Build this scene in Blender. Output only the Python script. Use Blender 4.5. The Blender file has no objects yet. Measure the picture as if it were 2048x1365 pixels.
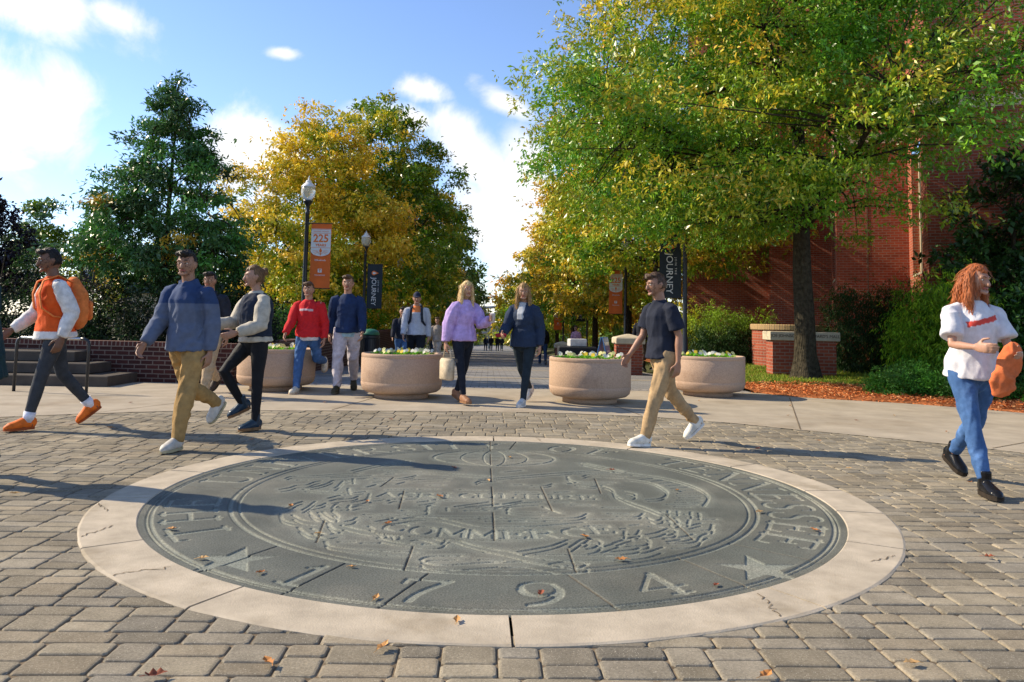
import bpy, math, random
import numpy as np
from mathutils import Vector, Matrix, noise as mnoise
random.seed(7); np.random.seed(7)
rad = math.radians
scene = bpy.context.scene
# ------------------------------------------------------------------ camera
EYE = 1.18; YAW = -math.atan(43/1540); PITCH = .08; ROLL = .02
cam_data = bpy.data.cameras.new('camera'); cam = bpy.data.objects.new('camera', cam_data)
scene.collection.objects.link(cam); scene.camera = cam
cam.matrix_world = (Matrix.Translation((0, 0, EYE)) @ Matrix.Rotation(YAW, 4, 'Z')
                    @ Matrix.Rotation(math.pi/2 + PITCH, 4, 'X') @ Matrix.Rotation(ROLL, 4, 'Z'))
cam_data.sensor_width = 36; cam_data.lens = 1540/2048*36
cam_data.shift_y = ((640-1540*math.tan(PITCH)) - 682.5)/2048
cam_data.clip_start = .05; cam_data.clip_end = 3000
# ------------------------------------------------------------------ sun, sky, exposure
SUN_EL = rad(34); SUN = Vector((-.957*math.cos(SUN_EL), .28*math.cos(SUN_EL), math.sin(SUN_EL))).normalized()
sl = bpy.data.lights.new('sun', 'SUN'); sl.energy = 5.0; sl.angle = rad(.6); sl.color = (1, .85, .63)
so = bpy.data.objects.new('sun', sl); scene.collection.objects.link(so)
so.rotation_euler = (-SUN).to_track_quat('-Z', 'Y').to_euler(); so.location = (-30, 10, 30)
scene.view_settings.view_transform = 'Standard'; scene.view_settings.look = 'None'
scene.view_settings.exposure = 0.6; scene.view_settings.gamma = 1
world = bpy.data.worlds.new('World'); scene.world = world; world.use_nodes = True

def N(nt, t, loc=None, **kw):
    n = nt.nodes.new(t)
    for k, v in kw.items():
        if k.startswith('i_'):
            key = k[2:]
            key = int(key) if key.isdigit() else key.replace('_', ' ')
            n.inputs[key].default_value = v
        else: setattr(n, k, v)
    return n

def build_world():
    nt = world.node_tree; nt.nodes.clear(); L = nt.links.new
    out = N(nt, 'ShaderNodeOutputWorld')
    sky = N(nt, 'ShaderNodeTexSky', sky_type='NISHITA', sun_disc=False)
    sky.sun_elevation = SUN_EL; sky.sun_rotation = math.atan2(SUN.x, SUN.y)
    sky.air_density = 1.0; sky.dust_density = .15; sky.ozone_density = 2.5; sky.altitude = 300
    b1 = N(nt, 'ShaderNodeBackground', i_Strength=.14)
    tint = N(nt, 'ShaderNodeMix', data_type='RGBA', blend_type='MULTIPLY'); tint.inputs[0].default_value = 1; tint.inputs[7].default_value = (.96, .97, 1.10, 1); L(sky.outputs[0], tint.inputs[6]); L(tint.outputs[2], b1.inputs[0])
    b2 = N(nt, 'ShaderNodeBackground', i_Strength=.80); b2.inputs[0].default_value = (1, .99, .97, 1)
    tc = N(nt, 'ShaderNodeTexCoord'); sp = N(nt, 'ShaderNodeSeparateXYZ'); L(tc.outputs['Generated'], sp.inputs[0])
    ab = N(nt, 'ShaderNodeMath', operation='ABSOLUTE'); L(sp.outputs[1], ab.inputs[0])
    mx = N(nt, 'ShaderNodeMath', operation='MAXIMUM', i_1=.05); L(ab.outputs[0], mx.inputs[0])
    du = N(nt, 'ShaderNodeMath', operation='DIVIDE'); L(sp.outputs[0], du.inputs[0]); L(mx.outputs[0], du.inputs[1])
    dv = N(nt, 'ShaderNodeMath', operation='DIVIDE'); L(sp.outputs[2], dv.inputs[0]); L(mx.outputs[0], dv.inputs[1])
    cb = N(nt, 'ShaderNodeCombineXYZ'); L(du.outputs[0], cb.inputs[0]); L(dv.outputs[0], cb.inputs[1]); L(sp.outputs[1], cb.inputs[2])
    flat = N(nt, 'ShaderNodeVectorMath', operation='MULTIPLY'); flat.inputs[1].default_value = (1, 1, 0); L(cb.outputs[0], flat.inputs[0])
    last = None
    # clouds of the sky: direction (x/y, z/y), half sizes, turn
    blobs = [(-.66, .275, .16, .085, -.25), (-.60, .24, .10, .06, -.4), (-.60, .40, .16, .045, -.25), (-.50, .385, .07, .03, -.35),
             (-.31, .21, .08, .06, -.1), (-.33, .165, .06, .05, 0), (-.03, .215, .10, .04, -.75), (.0, .13, .08, .05, -.9), (-.12, .262, .08, .022, -.1),
             (-.28, .345, .026, .012, -.1), (-.09, .30, .035, .02, -.1), (.02, .285, .07, .018, -.5), (.04, .10, .06, .07, -.3), (.05, .19, .05, .09, 0),
             (-.62, .19, .05, .012, 0)]
    for (u, v, a, b, r) in blobs:
        mp = N(nt, 'ShaderNodeMapping', vector_type='TEXTURE'); mp.inputs[1].default_value = (u, v, 0)
        mp.inputs[2].default_value = (0, 0, r); mp.inputs[3].default_value = (a*1.16, b*1.16, 1); L(flat.outputs[0], mp.inputs[0])
        ln = N(nt, 'ShaderNodeVectorMath', operation='LENGTH'); L(mp.outputs[0], ln.inputs[0])
        inv = N(nt, 'ShaderNodeMath', operation='SUBTRACT', i_0=1.0); L(ln.outputs['Value'], inv.inputs[1])
        if last is None: last = inv.outputs[0]
        else:
            m = N(nt, 'ShaderNodeMath', operation='MAXIMUM'); L(last, m.inputs[0]); L(inv.outputs[0], m.inputs[1]); last = m.outputs[0]
    no = N(nt, 'ShaderNodeTexNoise', i_Scale=7.5, i_Detail=9.0, i_Roughness=.6); no.inputs['Distortion'].default_value = .35; L(flat.outputs[0], no.inputs['Vector'])
    nm = N(nt, 'ShaderNodeMath', operation='MULTIPLY_ADD', i_1=2.6, i_2=-1.38); L(no.outputs[0], nm.inputs[0])
    ad = N(nt, 'ShaderNodeMath', operation='ADD'); L(last, ad.inputs[0]); L(nm.outputs[0], ad.inputs[1])
    mr = N(nt, 'ShaderNodeMapRange', interpolation_type='SMOOTHSTEP'); mr.inputs[1].default_value = -.12; mr.inputs[2].default_value = .75; L(ad.outputs[0], mr.inputs[0])
    # only the half of the sky in front has these; behind, loose noise clouds
    gt = N(nt, 'ShaderNodeMath', operation='GREATER_THAN', i_1=.0); L(sp.outputs[1], gt.inputs[0])
    nb = N(nt, 'ShaderNodeMapRange', interpolation_type='SMOOTHSTEP'); nb.inputs[1].default_value = .5; nb.inputs[2].default_value = .75; L(no.outputs[0], nb.inputs[0])
    mxf = N(nt, 'ShaderNodeMix'); L(gt.outputs[0], mxf.inputs[0]); L(nb.outputs[0], mxf.inputs[2]); L(mr.outputs[0], mxf.inputs[3])
    ms = N(nt, 'ShaderNodeMixShader'); L(mxf.outputs[0], ms.inputs[0]); L(b1.outputs[0], ms.inputs[1]); L(b2.outputs[0], ms.inputs[2])
    L(ms.outputs[0], out.inputs[0])
build_world()

# ------------------------------------------------------------------ helpers
C = scene.collection
def link(name, me, mat=None, parent=None, loc=None):
    o = bpy.data.objects.new(name, me); C.objects.link(o)
    if mat is not None:
        for m in (mat if isinstance(mat, (list, tuple)) else [mat]): me.materials.append(m)
    if parent is not None: o.parent = parent
    if loc is not None: o.location = loc
    return o
def tag(o, label=None, cat=None, group=None, kind=None):
    if label: o['label'] = label
    if cat: o['category'] = cat
    if group: o['group'] = group
    if kind: o['kind'] = kind
    return o
def empty(name, label, cat, loc=(0, 0, 0), rz=0, group=None):
    o = bpy.data.objects.new(name, None); C.objects.link(o); o.location = loc; o.rotation_euler = (0, 0, rz); o.empty_display_size = .1
    return tag(o, label, cat, group)
def copy_tree(o, parent=None):
    c = o.copy(); C.objects.link(c)
    if parent is not None: c.parent = parent
    for ch in list(o.children): copy_tree(ch, c)
    return c

class MB:
    """collects faces, then becomes one mesh"""
    def __init__(s): s.v = []; s.f = []; s.m = []; s.mi = 0
    def add(s, vs, fs):
        b = len(s.v); s.v += [tuple(p) for p in vs]; s.f += [tuple(i+b for i in f) for f in fs]; s.m += [s.mi]*len(fs)
    def box(s, c, d, rz=0, bev=0):
        x, y, z = d[0]/2, d[1]/2, d[2]/2; co, si = math.cos(rz), math.sin(rz)
        if bev:
            b = bev; pts = []
            lay = [(-z, b), (-z+b, 0), (z-b, 0), (z, b)]
            for (zz, i) in lay:
                xx, yy = x-i, y-i; k = b*.6
                pts += [(xx-k, -yy, zz), (xx, -yy+k, zz), (xx, yy-k, zz), (xx-k, yy, zz), (-xx+k, yy, zz), (-xx, yy-k, zz), (-xx, -yy+k, zz), (-xx+k, -yy, zz)]
            fs = [tuple(range(7, -1, -1)), tuple(range(24, 32))]
            for r in range(3):
                for i in range(8):
                    j = (i+1) % 8; fs.append((r*8+i, r*8+j, r*8+8+j, r*8+8+i))
        else:
            pts = [(sx*x, sy*y, sz*z) for sz in (-1, 1) for sx, sy in ((-1, -1), (1, -1), (1, 1), (-1, 1))]
            fs = [(3, 2, 1, 0), (4, 5, 6, 7), (0, 1, 5, 4), (1, 2, 6, 5), (2, 3, 7, 6), (3, 0, 4, 7)]
        s.add([(c[0]+p[0]*co-p[1]*si, c[1]+p[0]*si+p[1]*co, c[2]+p[2]) for p in pts], fs)
    def rings(s, rings, cap=True):
        n = len(rings[0]); vs = [p for r in rings for p in r]; fs = []
        for k in range(len(rings)-1):
            for i in range(n):
                j = (i+1) % n; fs.append((k*n+i, k*n+j, (k+1)*n+j, (k+1)*n+i))
        if cap: fs.append(tuple(range(n-1, -1, -1))); fs.append(tuple((len(rings)-1)*n+i for i in range(n)))
        s.add(vs, fs)
    def tube(s, pts, rads, n=8, ref=None, round_=False):
        """loft along points; radius r or (a along ref side, b across)"""
        P = [Vector(p) for p in pts]; R = [(r if isinstance(r, (tuple, list)) else (r, r)) for r in rads]
        if round_:
            d0 = (P[0]-P[1]).normalized(); d1 = (P[-1]-P[-2]).normalized()
            r0, r1 = R[0], R[-1]; m0, m1 = min(r0), min(r1)
            P = [P[0]+d0*m0, P[0]+d0*m0*.62] + P + [P[-1]+d1*m1*.62, P[-1]+d1*m1]
            sc = lambda r, k: (r[0]*k, r[1]*k)
            R = [sc(r0, .2), sc(r0, .75)] + R + [sc(r1, .75), sc(r1, .2)]
        rs = []; prev = Vector(ref) if ref is not None else None
        for i, p in enumerate(P):
            t = (P[min(i+1, len(P)-1)]-P[max(i-1, 0)]).normalized()
            if prev is None: prev = Vector((0, 0, 1)) if abs(t.z) < .9 else Vector((1, 0, 0))
            a = prev - t*prev.dot(t)
            if a.length < 1e-5: a = t.orthogonal()
            a.normalize(); b = t.cross(a)
            if ref is None: prev = a
            ra, rb = R[i]
            rs.append([p + a*(ra*math.cos(2*math.pi*k/n)) + b*(rb*math.sin(2*math.pi*k/n)) for k in range(n)])
        s.rings(rs)
    def lathe(s, prof, n=32, c=(0, 0, 0)):
        rs = [[(c[0]+r*math.cos(2*math.pi*k/n), c[1]+r*math.sin(2*math.pi*k/n), c[2]+z) for k in range(n)] for r, z in prof]
        s.rings(rs)
    def sphere(s, c, r, nu=16, nv=10, fn=None, M=None):
        rs = []
        for j in range(nv+1):
            t = math.pi*j/nv; row = []
            tt = min(max(t, .02), math.pi-.02)
            for i in range(nu):
                a = 2*math.pi*i/nu; d = Vector((math.sin(tt)*math.cos(a), math.sin(tt)*math.sin(a), -math.cos(tt)))
                p = fn(d) if fn else Vector((d.x*r[0], d.y*r[1], d.z*r[2]))
                if M is not None: p = M @ p
                row.append(p + Vector(c))
            rs.append(row)
        s.rings(rs)
    def mesh(s, name, smooth=False):
        me = bpy.data.meshes.new(name); me.from_pydata(s.v, [], s.f); me.update()
        if smooth: me.polygons.foreach_set('use_smooth', [True]*len(me.polygons))
        if any(s.m): me.polygons.foreach_set('material_index', s.m)
        return me
    def build(s, name, mat, parent=None, smooth=False, loc=None, uv=True):
        me = s.mesh(name, smooth)
        if uv: wall_uv(me)
        return link(name, me, mat, parent, loc)

def wall_uv(me):
    nl = len(me.loops)
    if nl == 0: return
    uv = me.uv_layers.new(name='UVMap'); out = np.zeros((nl, 2), np.float32); vs = me.vertices
    for p in me.polygons:
        n = p.normal
        if abs(n.z) > .75:
            for li in p.loop_indices:
                c = vs[me.loops[li].vertex_index].co; out[li] = (c.x, c.y)
        else:
            t = Vector((-n.y, n.x)).normalized()
            for li in p.loop_indices:
                c = vs[me.loops[li].vertex_index].co; out[li] = (c.x*t.x+c.y*t.y, c.z)
    uv.data.foreach_set('uv', out.ravel())

def mat(name, col, rough=.7, spec=.35, var=.12, vscale=6., bump=.0, bscale=60., metal=0, attr=None, trans=0., coord='Object', detail=6, col2=None, c2scale=2., c2lo=.5, c2hi=.65):
    m = bpy.data.materials.new(name); m.use_nodes = True; nt = m.node_tree; nt.nodes.clear(); L = nt.links.new
    out = N(nt, 'ShaderNodeOutputMaterial'); p = N(nt, 'ShaderNodeBsdfPrincipled', i_Roughness=rough, i_Metallic=metal)
    p.inputs['Specular IOR Level'].default_value = spec
    tc = N(nt, 'ShaderNodeTexCoord'); src = tc.outputs[coord]
    if attr:
        a = N(nt, 'ShaderNodeAttribute', attribute_name=attr); base = a.outputs['Color']
    else:
        rgb = N(nt, 'ShaderNodeRGB'); rgb.outputs[0].default_value = (*col, 1); base = rgb.outputs[0]
    if col2 is not None:
        n2 = N(nt, 'ShaderNodeTexNoise', i_Scale=c2scale, i_Detail=8., i_Roughness=.62); L(src, n2.inputs['Vector'])
        r2 = N(nt, 'ShaderNodeMapRange', interpolation_type='SMOOTHSTEP'); r2.inputs[1].default_value = c2lo; r2.inputs[2].default_value = c2hi; L(n2.outputs[0], r2.inputs[0])
        mx = N(nt, 'ShaderNodeMix', data_type='RGBA'); L(r2.outputs[0], mx.inputs[0]); L(base, mx.inputs[6]); mx.inputs[7].default_value = (*col2, 1); base = mx.outputs[2]
    if var:
        n1 = N(nt, 'ShaderNodeTexNoise', i_Scale=vscale, i_Detail=float(detail), i_Roughness=.6); L(src, n1.inputs['Vector'])
        r1 = N(nt, 'ShaderNodeMapRange'); r1.inputs[1].default_value = .3; r1.inputs[2].default_value = .7; r1.inputs[3].default_value = 1-var*1.6; r1.inputs[4].default_value = 1+var*1.6; L(n1.outputs[0], r1.inputs[0])
        hs = N(nt, 'ShaderNodeHueSaturation'); L(r1.outputs[0], hs.inputs['Value']); L(base, hs.inputs['Color']); base = hs.outputs[0]
    L(base, p.inputs['Base Color'])
    if bump:
        nb = N(nt, 'ShaderNodeTexNoise', i_Scale=bscale, i_Detail=5., i_Roughness=.65); L(src, nb.inputs['Vector'])
        bp = N(nt, 'ShaderNodeBump', i_Strength=bump, i_Distance=.01); L(nb.outputs[0], bp.inputs['Height']); L(bp.outputs[0], p.inputs['Normal'])
    sh = p.outputs[0]
    if trans:
        tr = N(nt, 'ShaderNodeBsdfTranslucent'); L(base, tr.inputs[0]); ms = N(nt, 'ShaderNodeMixShader', i_0=trans); L(sh, ms.inputs[1]); L(tr.outputs[0], ms.inputs[2]); sh = ms.outputs[0]
    L(sh, out.inputs[0]); return m

def mat_brick(name, c1, c2, mortar, w=.215, h=.075, ms=.009, rough=.85, bump=.5, stain=.25):
    m = bpy.data.materials.new(name); m.use_nodes = True; nt = m.node_tree; nt.nodes.clear(); L = nt.links.new
    out = N(nt, 'ShaderNodeOutputMaterial'); p = N(nt, 'ShaderNodeBsdfPrincipled', i_Roughness=rough); p.inputs['Specular IOR Level'].default_value = .25
    tc = N(nt, 'ShaderNodeTexCoord')
    wn = N(nt, 'ShaderNodeTexNoise', i_Scale=9., i_Detail=2.); L(tc.outputs['UV'], wn.inputs['Vector'])
    wm = N(nt, 'ShaderNodeVectorMath', operation='MULTIPLY_ADD'); wm.inputs[1].default_value = (.008, .006, 0); L(wn.outputs['Color'], wm.inputs[0]); L(tc.outputs['UV'], wm.inputs[2])
    bt = N(nt, 'ShaderNodeTexBrick', offset=.5); L(wm.outputs[0], bt.inputs['Vector'])
    bt.inputs['Color1'].default_value = (*c1, 1); bt.inputs['Color2'].default_value = (*c2, 1); bt.inputs['Mortar'].default_value = (*mortar, 1)
    bt.inputs['Scale'].default_value = 1; bt.inputs['Mortar Size'].default_value = ms; bt.inputs['Mortar Smooth'].default_value = .15
    bt.inputs['Bias'].default_value = -.1; bt.inputs['Brick Width'].default_value = w; bt.inputs['Row Height'].default_value = h
    n1 = N(nt, 'ShaderNodeTexNoise', i_Scale=.7, i_Detail=8., i_Roughness=.65); L(tc.outputs['UV'], n1.inputs['Vector'])
    r1 = N(nt, 'ShaderNodeMapRange'); r1.inputs[1].default_value = .3; r1.inputs[2].default_value = .7; r1.inputs[3].default_value = 1-stain; r1.inputs[4].default_value = 1+stain; L(n1.outputs[0], r1.inputs[0])
    n3 = N(nt, 'ShaderNodeTexNoise', i_Scale=60., i_Detail=4.); L(tc.outputs['UV'], n3.inputs['Vector'])
    r3 = N(nt, 'ShaderNodeMapRange'); r3.inputs[3].default_value = .75; r3.inputs[4].default_value = 1.25; L(n3.outputs[0], r3.inputs[0])
    mm = N(nt, 'ShaderNodeMath', operation='MULTIPLY'); L(r1.outputs[0], mm.inputs[0]); L(r3.outputs[0], mm.inputs[1])
    hs = N(nt, 'ShaderNodeHueSaturation'); L(mm.outputs[0], hs.inputs['Value']); L(bt.outputs['Color'], hs.inputs['Color']); L(hs.outputs[0], p.inputs['Base Color'])
    iv = N(nt, 'ShaderNodeMath', operation='SUBTRACT', i_0=1.); L(bt.outputs['Fac'], iv.inputs[1])
    bp = N(nt, 'ShaderNodeBump', i_Strength=bump, i_Distance=.012); L(iv.outputs[0], bp.inputs['Height']); L(bp.outputs[0], p.inputs['Normal'])
    L(p.outputs[0], out.inputs[0]); return m

def ground_z(x, y):
    """the walk is level as far as the planters, then falls gently away; the beds on the right stay level for longer"""
    s = max(0., y-13.4)*-.032
    s2 = max(0., y-24.)*-.032
    t = min(1., max(0., (x-4.7)/1.2)); 
    z = s*(1-t)+s2*t
    if y > 160: z += (y-160)*.036
    return z

M = {}
M['concrete'] = mat('concrete', (.365, .315, .24), .9, .15, .10, 2.3, .25, 120, col2=(.27, .22, .155), c2scale=.8, c2lo=.45, c2hi=.75, detail=9)
M['ringstone'] = mat('ring_concrete', (.43, .37, .28), .9, .15, .12, 5., .35, 120, col2=(.33, .275, .195), c2scale=2.2, c2lo=.50, c2hi=.74, detail=9)
M['sand'] = mat('joint_sand', (.17, .132, .088), .95, .1, .3, 30, .4, 200)
M['asphaltwalk'] = mat_brick('walk_pavers', (.20, .195, .19), (.25, .24, .225), (.11, .10, .09), .30, .15, .008, stain=.2)
M['stripbrick'] = mat_brick('strip_pavers', (.24, .225, .21), (.29, .27, .25), (.10, .09, .08), .15, .3, .01)
M['redbrick'] = mat_brick('red_brick', (.36, .082, .040), (.25, .052, .028), (.30, .19, .14), ms=.009)
M['wallbrick'] = mat_brick('shaded_brick', (.055, .016, .013), (.032, .011, .010), (.14, .105, .085), ms=.010)  # shade over the left wall is put into this darker brick colour
M['limestone'] = mat('limestone', (.50, .43, .31), .8, .25, .10, 5, .2, 80)
M['planter'] = mat('planter_concrete', (.45, .315, .22), .9, .15, .11, 55, .5, 150, col2=(.33, .22, .15), c2scale=2.2, c2lo=.52, c2hi=.78, detail=8)
M['black_metal'] = mat('black_metal', (.012, .016, .022), .38, .5, .1, 20)
M['steel'] = mat('glint_steel', (.45, .46, .47), .25, .6, .05, 20, metal=.9)
M['white_metal'] = mat('lamp_cap_white', (.72, .72, .70), .4, .5, .05)
M['soil'] = mat('soil', (.06, .038, .024), .95, .1, .3, 30, .6, 60)
M['mulchbase'] = mat('mulch_ground', (.32, .11, .04), .95, .1, .4, 18, .8, 60)
M['earth'] = mat('earth', (.055, .06, .025), .95, .1, .3, 3, .6, 20)
M['bark'] = mat('bark', (.058, .049, .032), .95, .1, .35, 14, .0)
M['leaf'] = mat('leaf', None, .36, .5, .0, attr='Col', trans=.24)
M['leafmatte'] = mat('leaf_matte', None, .6, .25, .0, attr='Col', trans=.25)
M['vcol'] = mat('coloured_surface', None, .75, .2, .06, 20, attr='Col')
M['orange_cloth'] = mat('orange_banner', (.78, .19, .045), .75, .2, .05, 3, trans=.15)
M['navy_cloth'] = mat('slate_banner', (.030, .040, .052), .7, .25, .06, 3, trans=.08)
M['white_print'] = mat('white_print', (.72, .73, .74), .7, .2, .03)
M['orange_print'] = mat('orange_print', (.78, .20, .05), .7, .2, .03)
M['glass_dark'] = mat('window_glass', (.015, .02, .025), .08, .8, 0)

def bark_bump():
    m = M['bark']; nt = m.node_tree; L = nt.links.new; p = [n for n in nt.nodes if n.type == 'BSDF_PRINCIPLED'][0]
    tc = N(nt, 'ShaderNodeTexCoord'); mp = N(nt, 'ShaderNodeMapping'); mp.inputs[3].default_value = (14, 14, 2.2); L(tc.outputs['Object'], mp.inputs[0])
    vo = N(nt, 'ShaderNodeTexVoronoi', feature='DISTANCE_TO_EDGE', i_Scale=1.8); L(mp.outputs[0], vo.inputs['Vector'])
    no = N(nt, 'ShaderNodeTexNoise', i_Scale=3., i_Detail=6.); L(mp.outputs[0], no.inputs['Vector'])
    ad = N(nt, 'ShaderNodeMath', operation='ADD'); L(vo.outputs[0], ad.inputs[0]); L(no.outputs[0], ad.inputs[1])
    bp = N(nt, 'ShaderNodeBump', i_Strength=1.0, i_Distance=.05); L(ad.outputs[0], bp.inputs['Height']); L(bp.outputs[0], p.inputs['Normal'])
bark_bump()
def globe_mat():
    m = bpy.data.materials.new('lamp_globe'); m.use_nodes = True; nt = m.node_tree; p = nt.nodes['Principled BSDF']
    p.inputs['Base Color'].default_value = (.86, .82, .70, 1); p.inputs['Roughness'].default_value = .12
    p.inputs['Transmission Weight'].default_value = .55; p.inputs['IOR'].default_value = 1.3
    return m
M['globe'] = globe_mat()
# ================================================================== GROUND
MC = (0.07, 5.39); MR = 2.505; GR = MR*.885
PLAZA = [(-9, 4.5), (-8, 6.6), (-7.2, 7.65), (-6.6, 8.15), (-5.9, 8.5), (-5.3, 8.75), (-4.6, 9.15), (-3.78, 9.5), (-2.8, 9.7), (-1.71, 9.83), (-.8, 9.93), (.07, 9.98), (1.1, 9.93), (2.05, 9.72), (2.85, 9.3), (3.52, 8.75), (4.0, 8.42), (4.36, 8.12), (4.8, 7.78), (5.16, 7.37), (5.6, 6.7), (6.1, 5.6), (6.6, 4.2), (9, 2.0)]
def plaza_y(x):
    for (a, b), (c, d) in zip(PLAZA, PLAZA[1:]):
        if a <= x <= c: return b+(d-b)*(x-a)/(c-a)
    return 1.0
def sheet(name, cols, material, kind='structure', thick=0.0):
    """strip of quads from a list of (left point, right point) pairs"""
    b = MB(); n = len(cols); k = len(cols[0])
    b.add([p for c in cols for p in c], [(i*k+j, (i+1)*k+j, (i+1)*k+j+1, i*k+j+1) for i in range(n-1) for j in range(k-1)])
    o = b.build(name, material); tag(o, kind=kind)
    me = o.data
    if sum(p.normal.z for p in me.polygons) < 0: me.flip_normals()
    return o
def terrain():
    xs = [-400, -200, -100, -60, -40, -25, -15, -10, -7, -5.5, -4.5, 0, 4.7, 5.0, 5.3, 5.6, 5.9, 7, 10, 15, 25, 40, 60, 100, 200, 400]
    ys = [-60, -20, 0, 5, 10, 13.4, 16, 19, 22, 24, 27, 30, 35, 40, 50, 60, 70, 80, 90, 100, 120, 140, 160, 180, 250, 400, 700]
    sheet('ground', [[(x, y, ground_z(x, y)-.05) for y in ys] for x in xs], M['earth'])
terrain()
sheet('joint_bed', [[(MC[0]+r*math.cos(a), MC[1]+r*math.sin(a), -.0085) for r in (MR-.12, min(9.5, 4.9/max(math.sin(a), .01)))] for a in np.linspace(0, 2*math.pi, 97)], M['sand'])

def paver_field():
    rnd = random.Random(3); u = .050; V = []; F = []; colr = []
    def paver(x0, y0, x1, y1):
        cx, cy = (x0+x1)/2, (y0+y1)/2
        r = math.hypot(cx-MC[0], cy-MC[1])
        if r < MR-.16: return
        if cy > plaza_y(max(-8.9, min(8.9, cx)))+.25 or abs(cx) > 1.4+cy*.85: return
        g = .0025+rnd.random()*.0015
        x0 += g+rnd.uniform(-.0015, .0015); x1 -= g+rnd.uniform(-.0015, .0015); y0 += g; y1 -= g
        dz = rnd.uniform(-.0022, .0018); tx, ty = rnd.uniform(-.012, .012), rnd.uniform(-.012, .012)
        b = len(V)
        lay = ((-.02, 0, .011), (-.007, 0, .011), (-.002, .0035, .012), (0, .011, .013))
        for (zz, i, k) in lay:
            a0, b0, a1, b1 = x0+i, y0+i, x1-i, y1-i
            for (px, py) in ((a1-k, b0), (a1, b0+k), (a1, b1-k), (a1-k, b1), (a0+k, b1), (a0, b1-k), (a0, b0+k), (a0+k, b0)):
                V.append((px, py, zz+dz+(px-cx)*tx+(py-cy)*ty))
        for q in range(3):
            for i in range(8):
                j = (i+1) % 8; F.append((b+q*8+i, b+q*8+j, b+q*8+8+j, b+q*8+8+i))
        F.append(tuple(b+24+i for i in range(8)))
        t = rnd.random(); v = rnd.uniform(.76, 1.16)
        base = ((.262, .226, .162), (.246, .216, .162), (.280, .236, .166), (.230, .206, .160))[0 if t < .4 else 1 if t < .7 else 2 if t < .9 else 3]
        colr.extend([(base[0]*v, base[1]*v, base[2]*v, 1)]*32)
    y = .1; band = 0
    while y < 10.3:
        if band % 2 == 0:
            x = -8.6+rnd.random()*.2
            while x < 8.6:
                w = u*rnd.choice((5, 5, 5, 4, 3)); paver(x, y, x+w, y+2*u); x += w
            y += 2*u
        else:
            x = -8.6+rnd.random()*.2; fl = 0
            while x < 8.6:
                w = u*rnd.choice((3, 4, 4, 3, 5)); fl = 1-fl if rnd.random() < .8 else fl
                h = (3*u if fl else 2*u); paver(x, y, x+w, y+h); paver(x, y+h, x+w, y+5*u); x += w
            y += 5*u
        band += 1
    me = bpy.data.meshes.new('paver_plaza'); me.from_pydata(V, [], F)
    ca = me.color_attributes.new('Col', 'FLOAT_COLOR', 'POINT'); ca.data.foreach_set('color', np.array(colr, np.float32).ravel())
    return me
def paver_mat():
    m = mat('paver_stone', None, .92, .12, .10, 9, 0, attr='Col'); nt = m.node_tree; L = nt.links.new
    p = [n for n in nt.nodes if n.type == 'BSDF_PRINCIPLED'][0]; tc = N(nt, 'ShaderNodeTexCoord')
    base = p.inputs['Base Color'].links[0].from_socket
    v = N(nt, 'ShaderNodeTexVoronoi', i_Scale=380.); L(tc.outputs['Object'], v.inputs['Vector'])
    n1 = N(nt, 'ShaderNodeTexNoise', i_Scale=95., i_Detail=6., i_Roughness=.8); L(tc.outputs['Object'], n1.inputs['Vector'])
    r = N(nt, 'ShaderNodeMapRange'); r.inputs[1].default_value = .25; r.inputs[2].default_value = .75; r.inputs[3].default_value = .55; r.inputs[4].default_value = 1.45; L(n1.outputs[0], r.inputs[0])
    n2 = N(nt, 'ShaderNodeTexNoise', i_Scale=1.4, i_Detail=9., i_Roughness=.6); L(tc.outputs['Object'], n2.inputs['Vector'])
    r2 = N(nt, 'ShaderNodeMapRange'); r2.inputs[1].default_value = .3; r2.inputs[2].default_value = .7; r2.inputs[3].default_value = .70; r2.inputs[4].default_value = 1.2; L(n2.outputs[0], r2.inputs[0])
    mu = N(nt, 'ShaderNodeMath', operation='MULTIPLY'); L(r.outputs[0], mu.inputs[0]); L(r2.outputs[0], mu.inputs[1])
    hs = N(nt, 'ShaderNodeHueSaturation'); L(mu.outputs[0], hs.inputs['Value']); L(base, hs.inputs['Color'])
    sp = N(nt, 'ShaderNodeSeparateColor'); L(v.outputs['Color'], sp.inputs[0])
    gt = N(nt, 'ShaderNodeMath', operation='GREATER_THAN', i_1=.972); L(sp.outputs[0], gt.inputs[0])
    mx = N(nt, 'ShaderNodeMix', data_type='RGBA'); L(gt.outputs[0], mx.inputs[0]); L(hs.outputs[0], mx.inputs[6]); mx.inputs[7].default_value = (.40, .36, .28, 1); L(mx.outputs[2], p.inputs['Base Color'])
    bp = N(nt, 'ShaderNodeBump', i_Strength=.55, i_Distance=.006); L(n1.outputs[0], bp.inputs['Height']); L(bp.outputs[0], p.inputs['Normal'])
    return m
tag(link('paver_plaza', paver_field(), paver_mat()), kind='structure')

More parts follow.
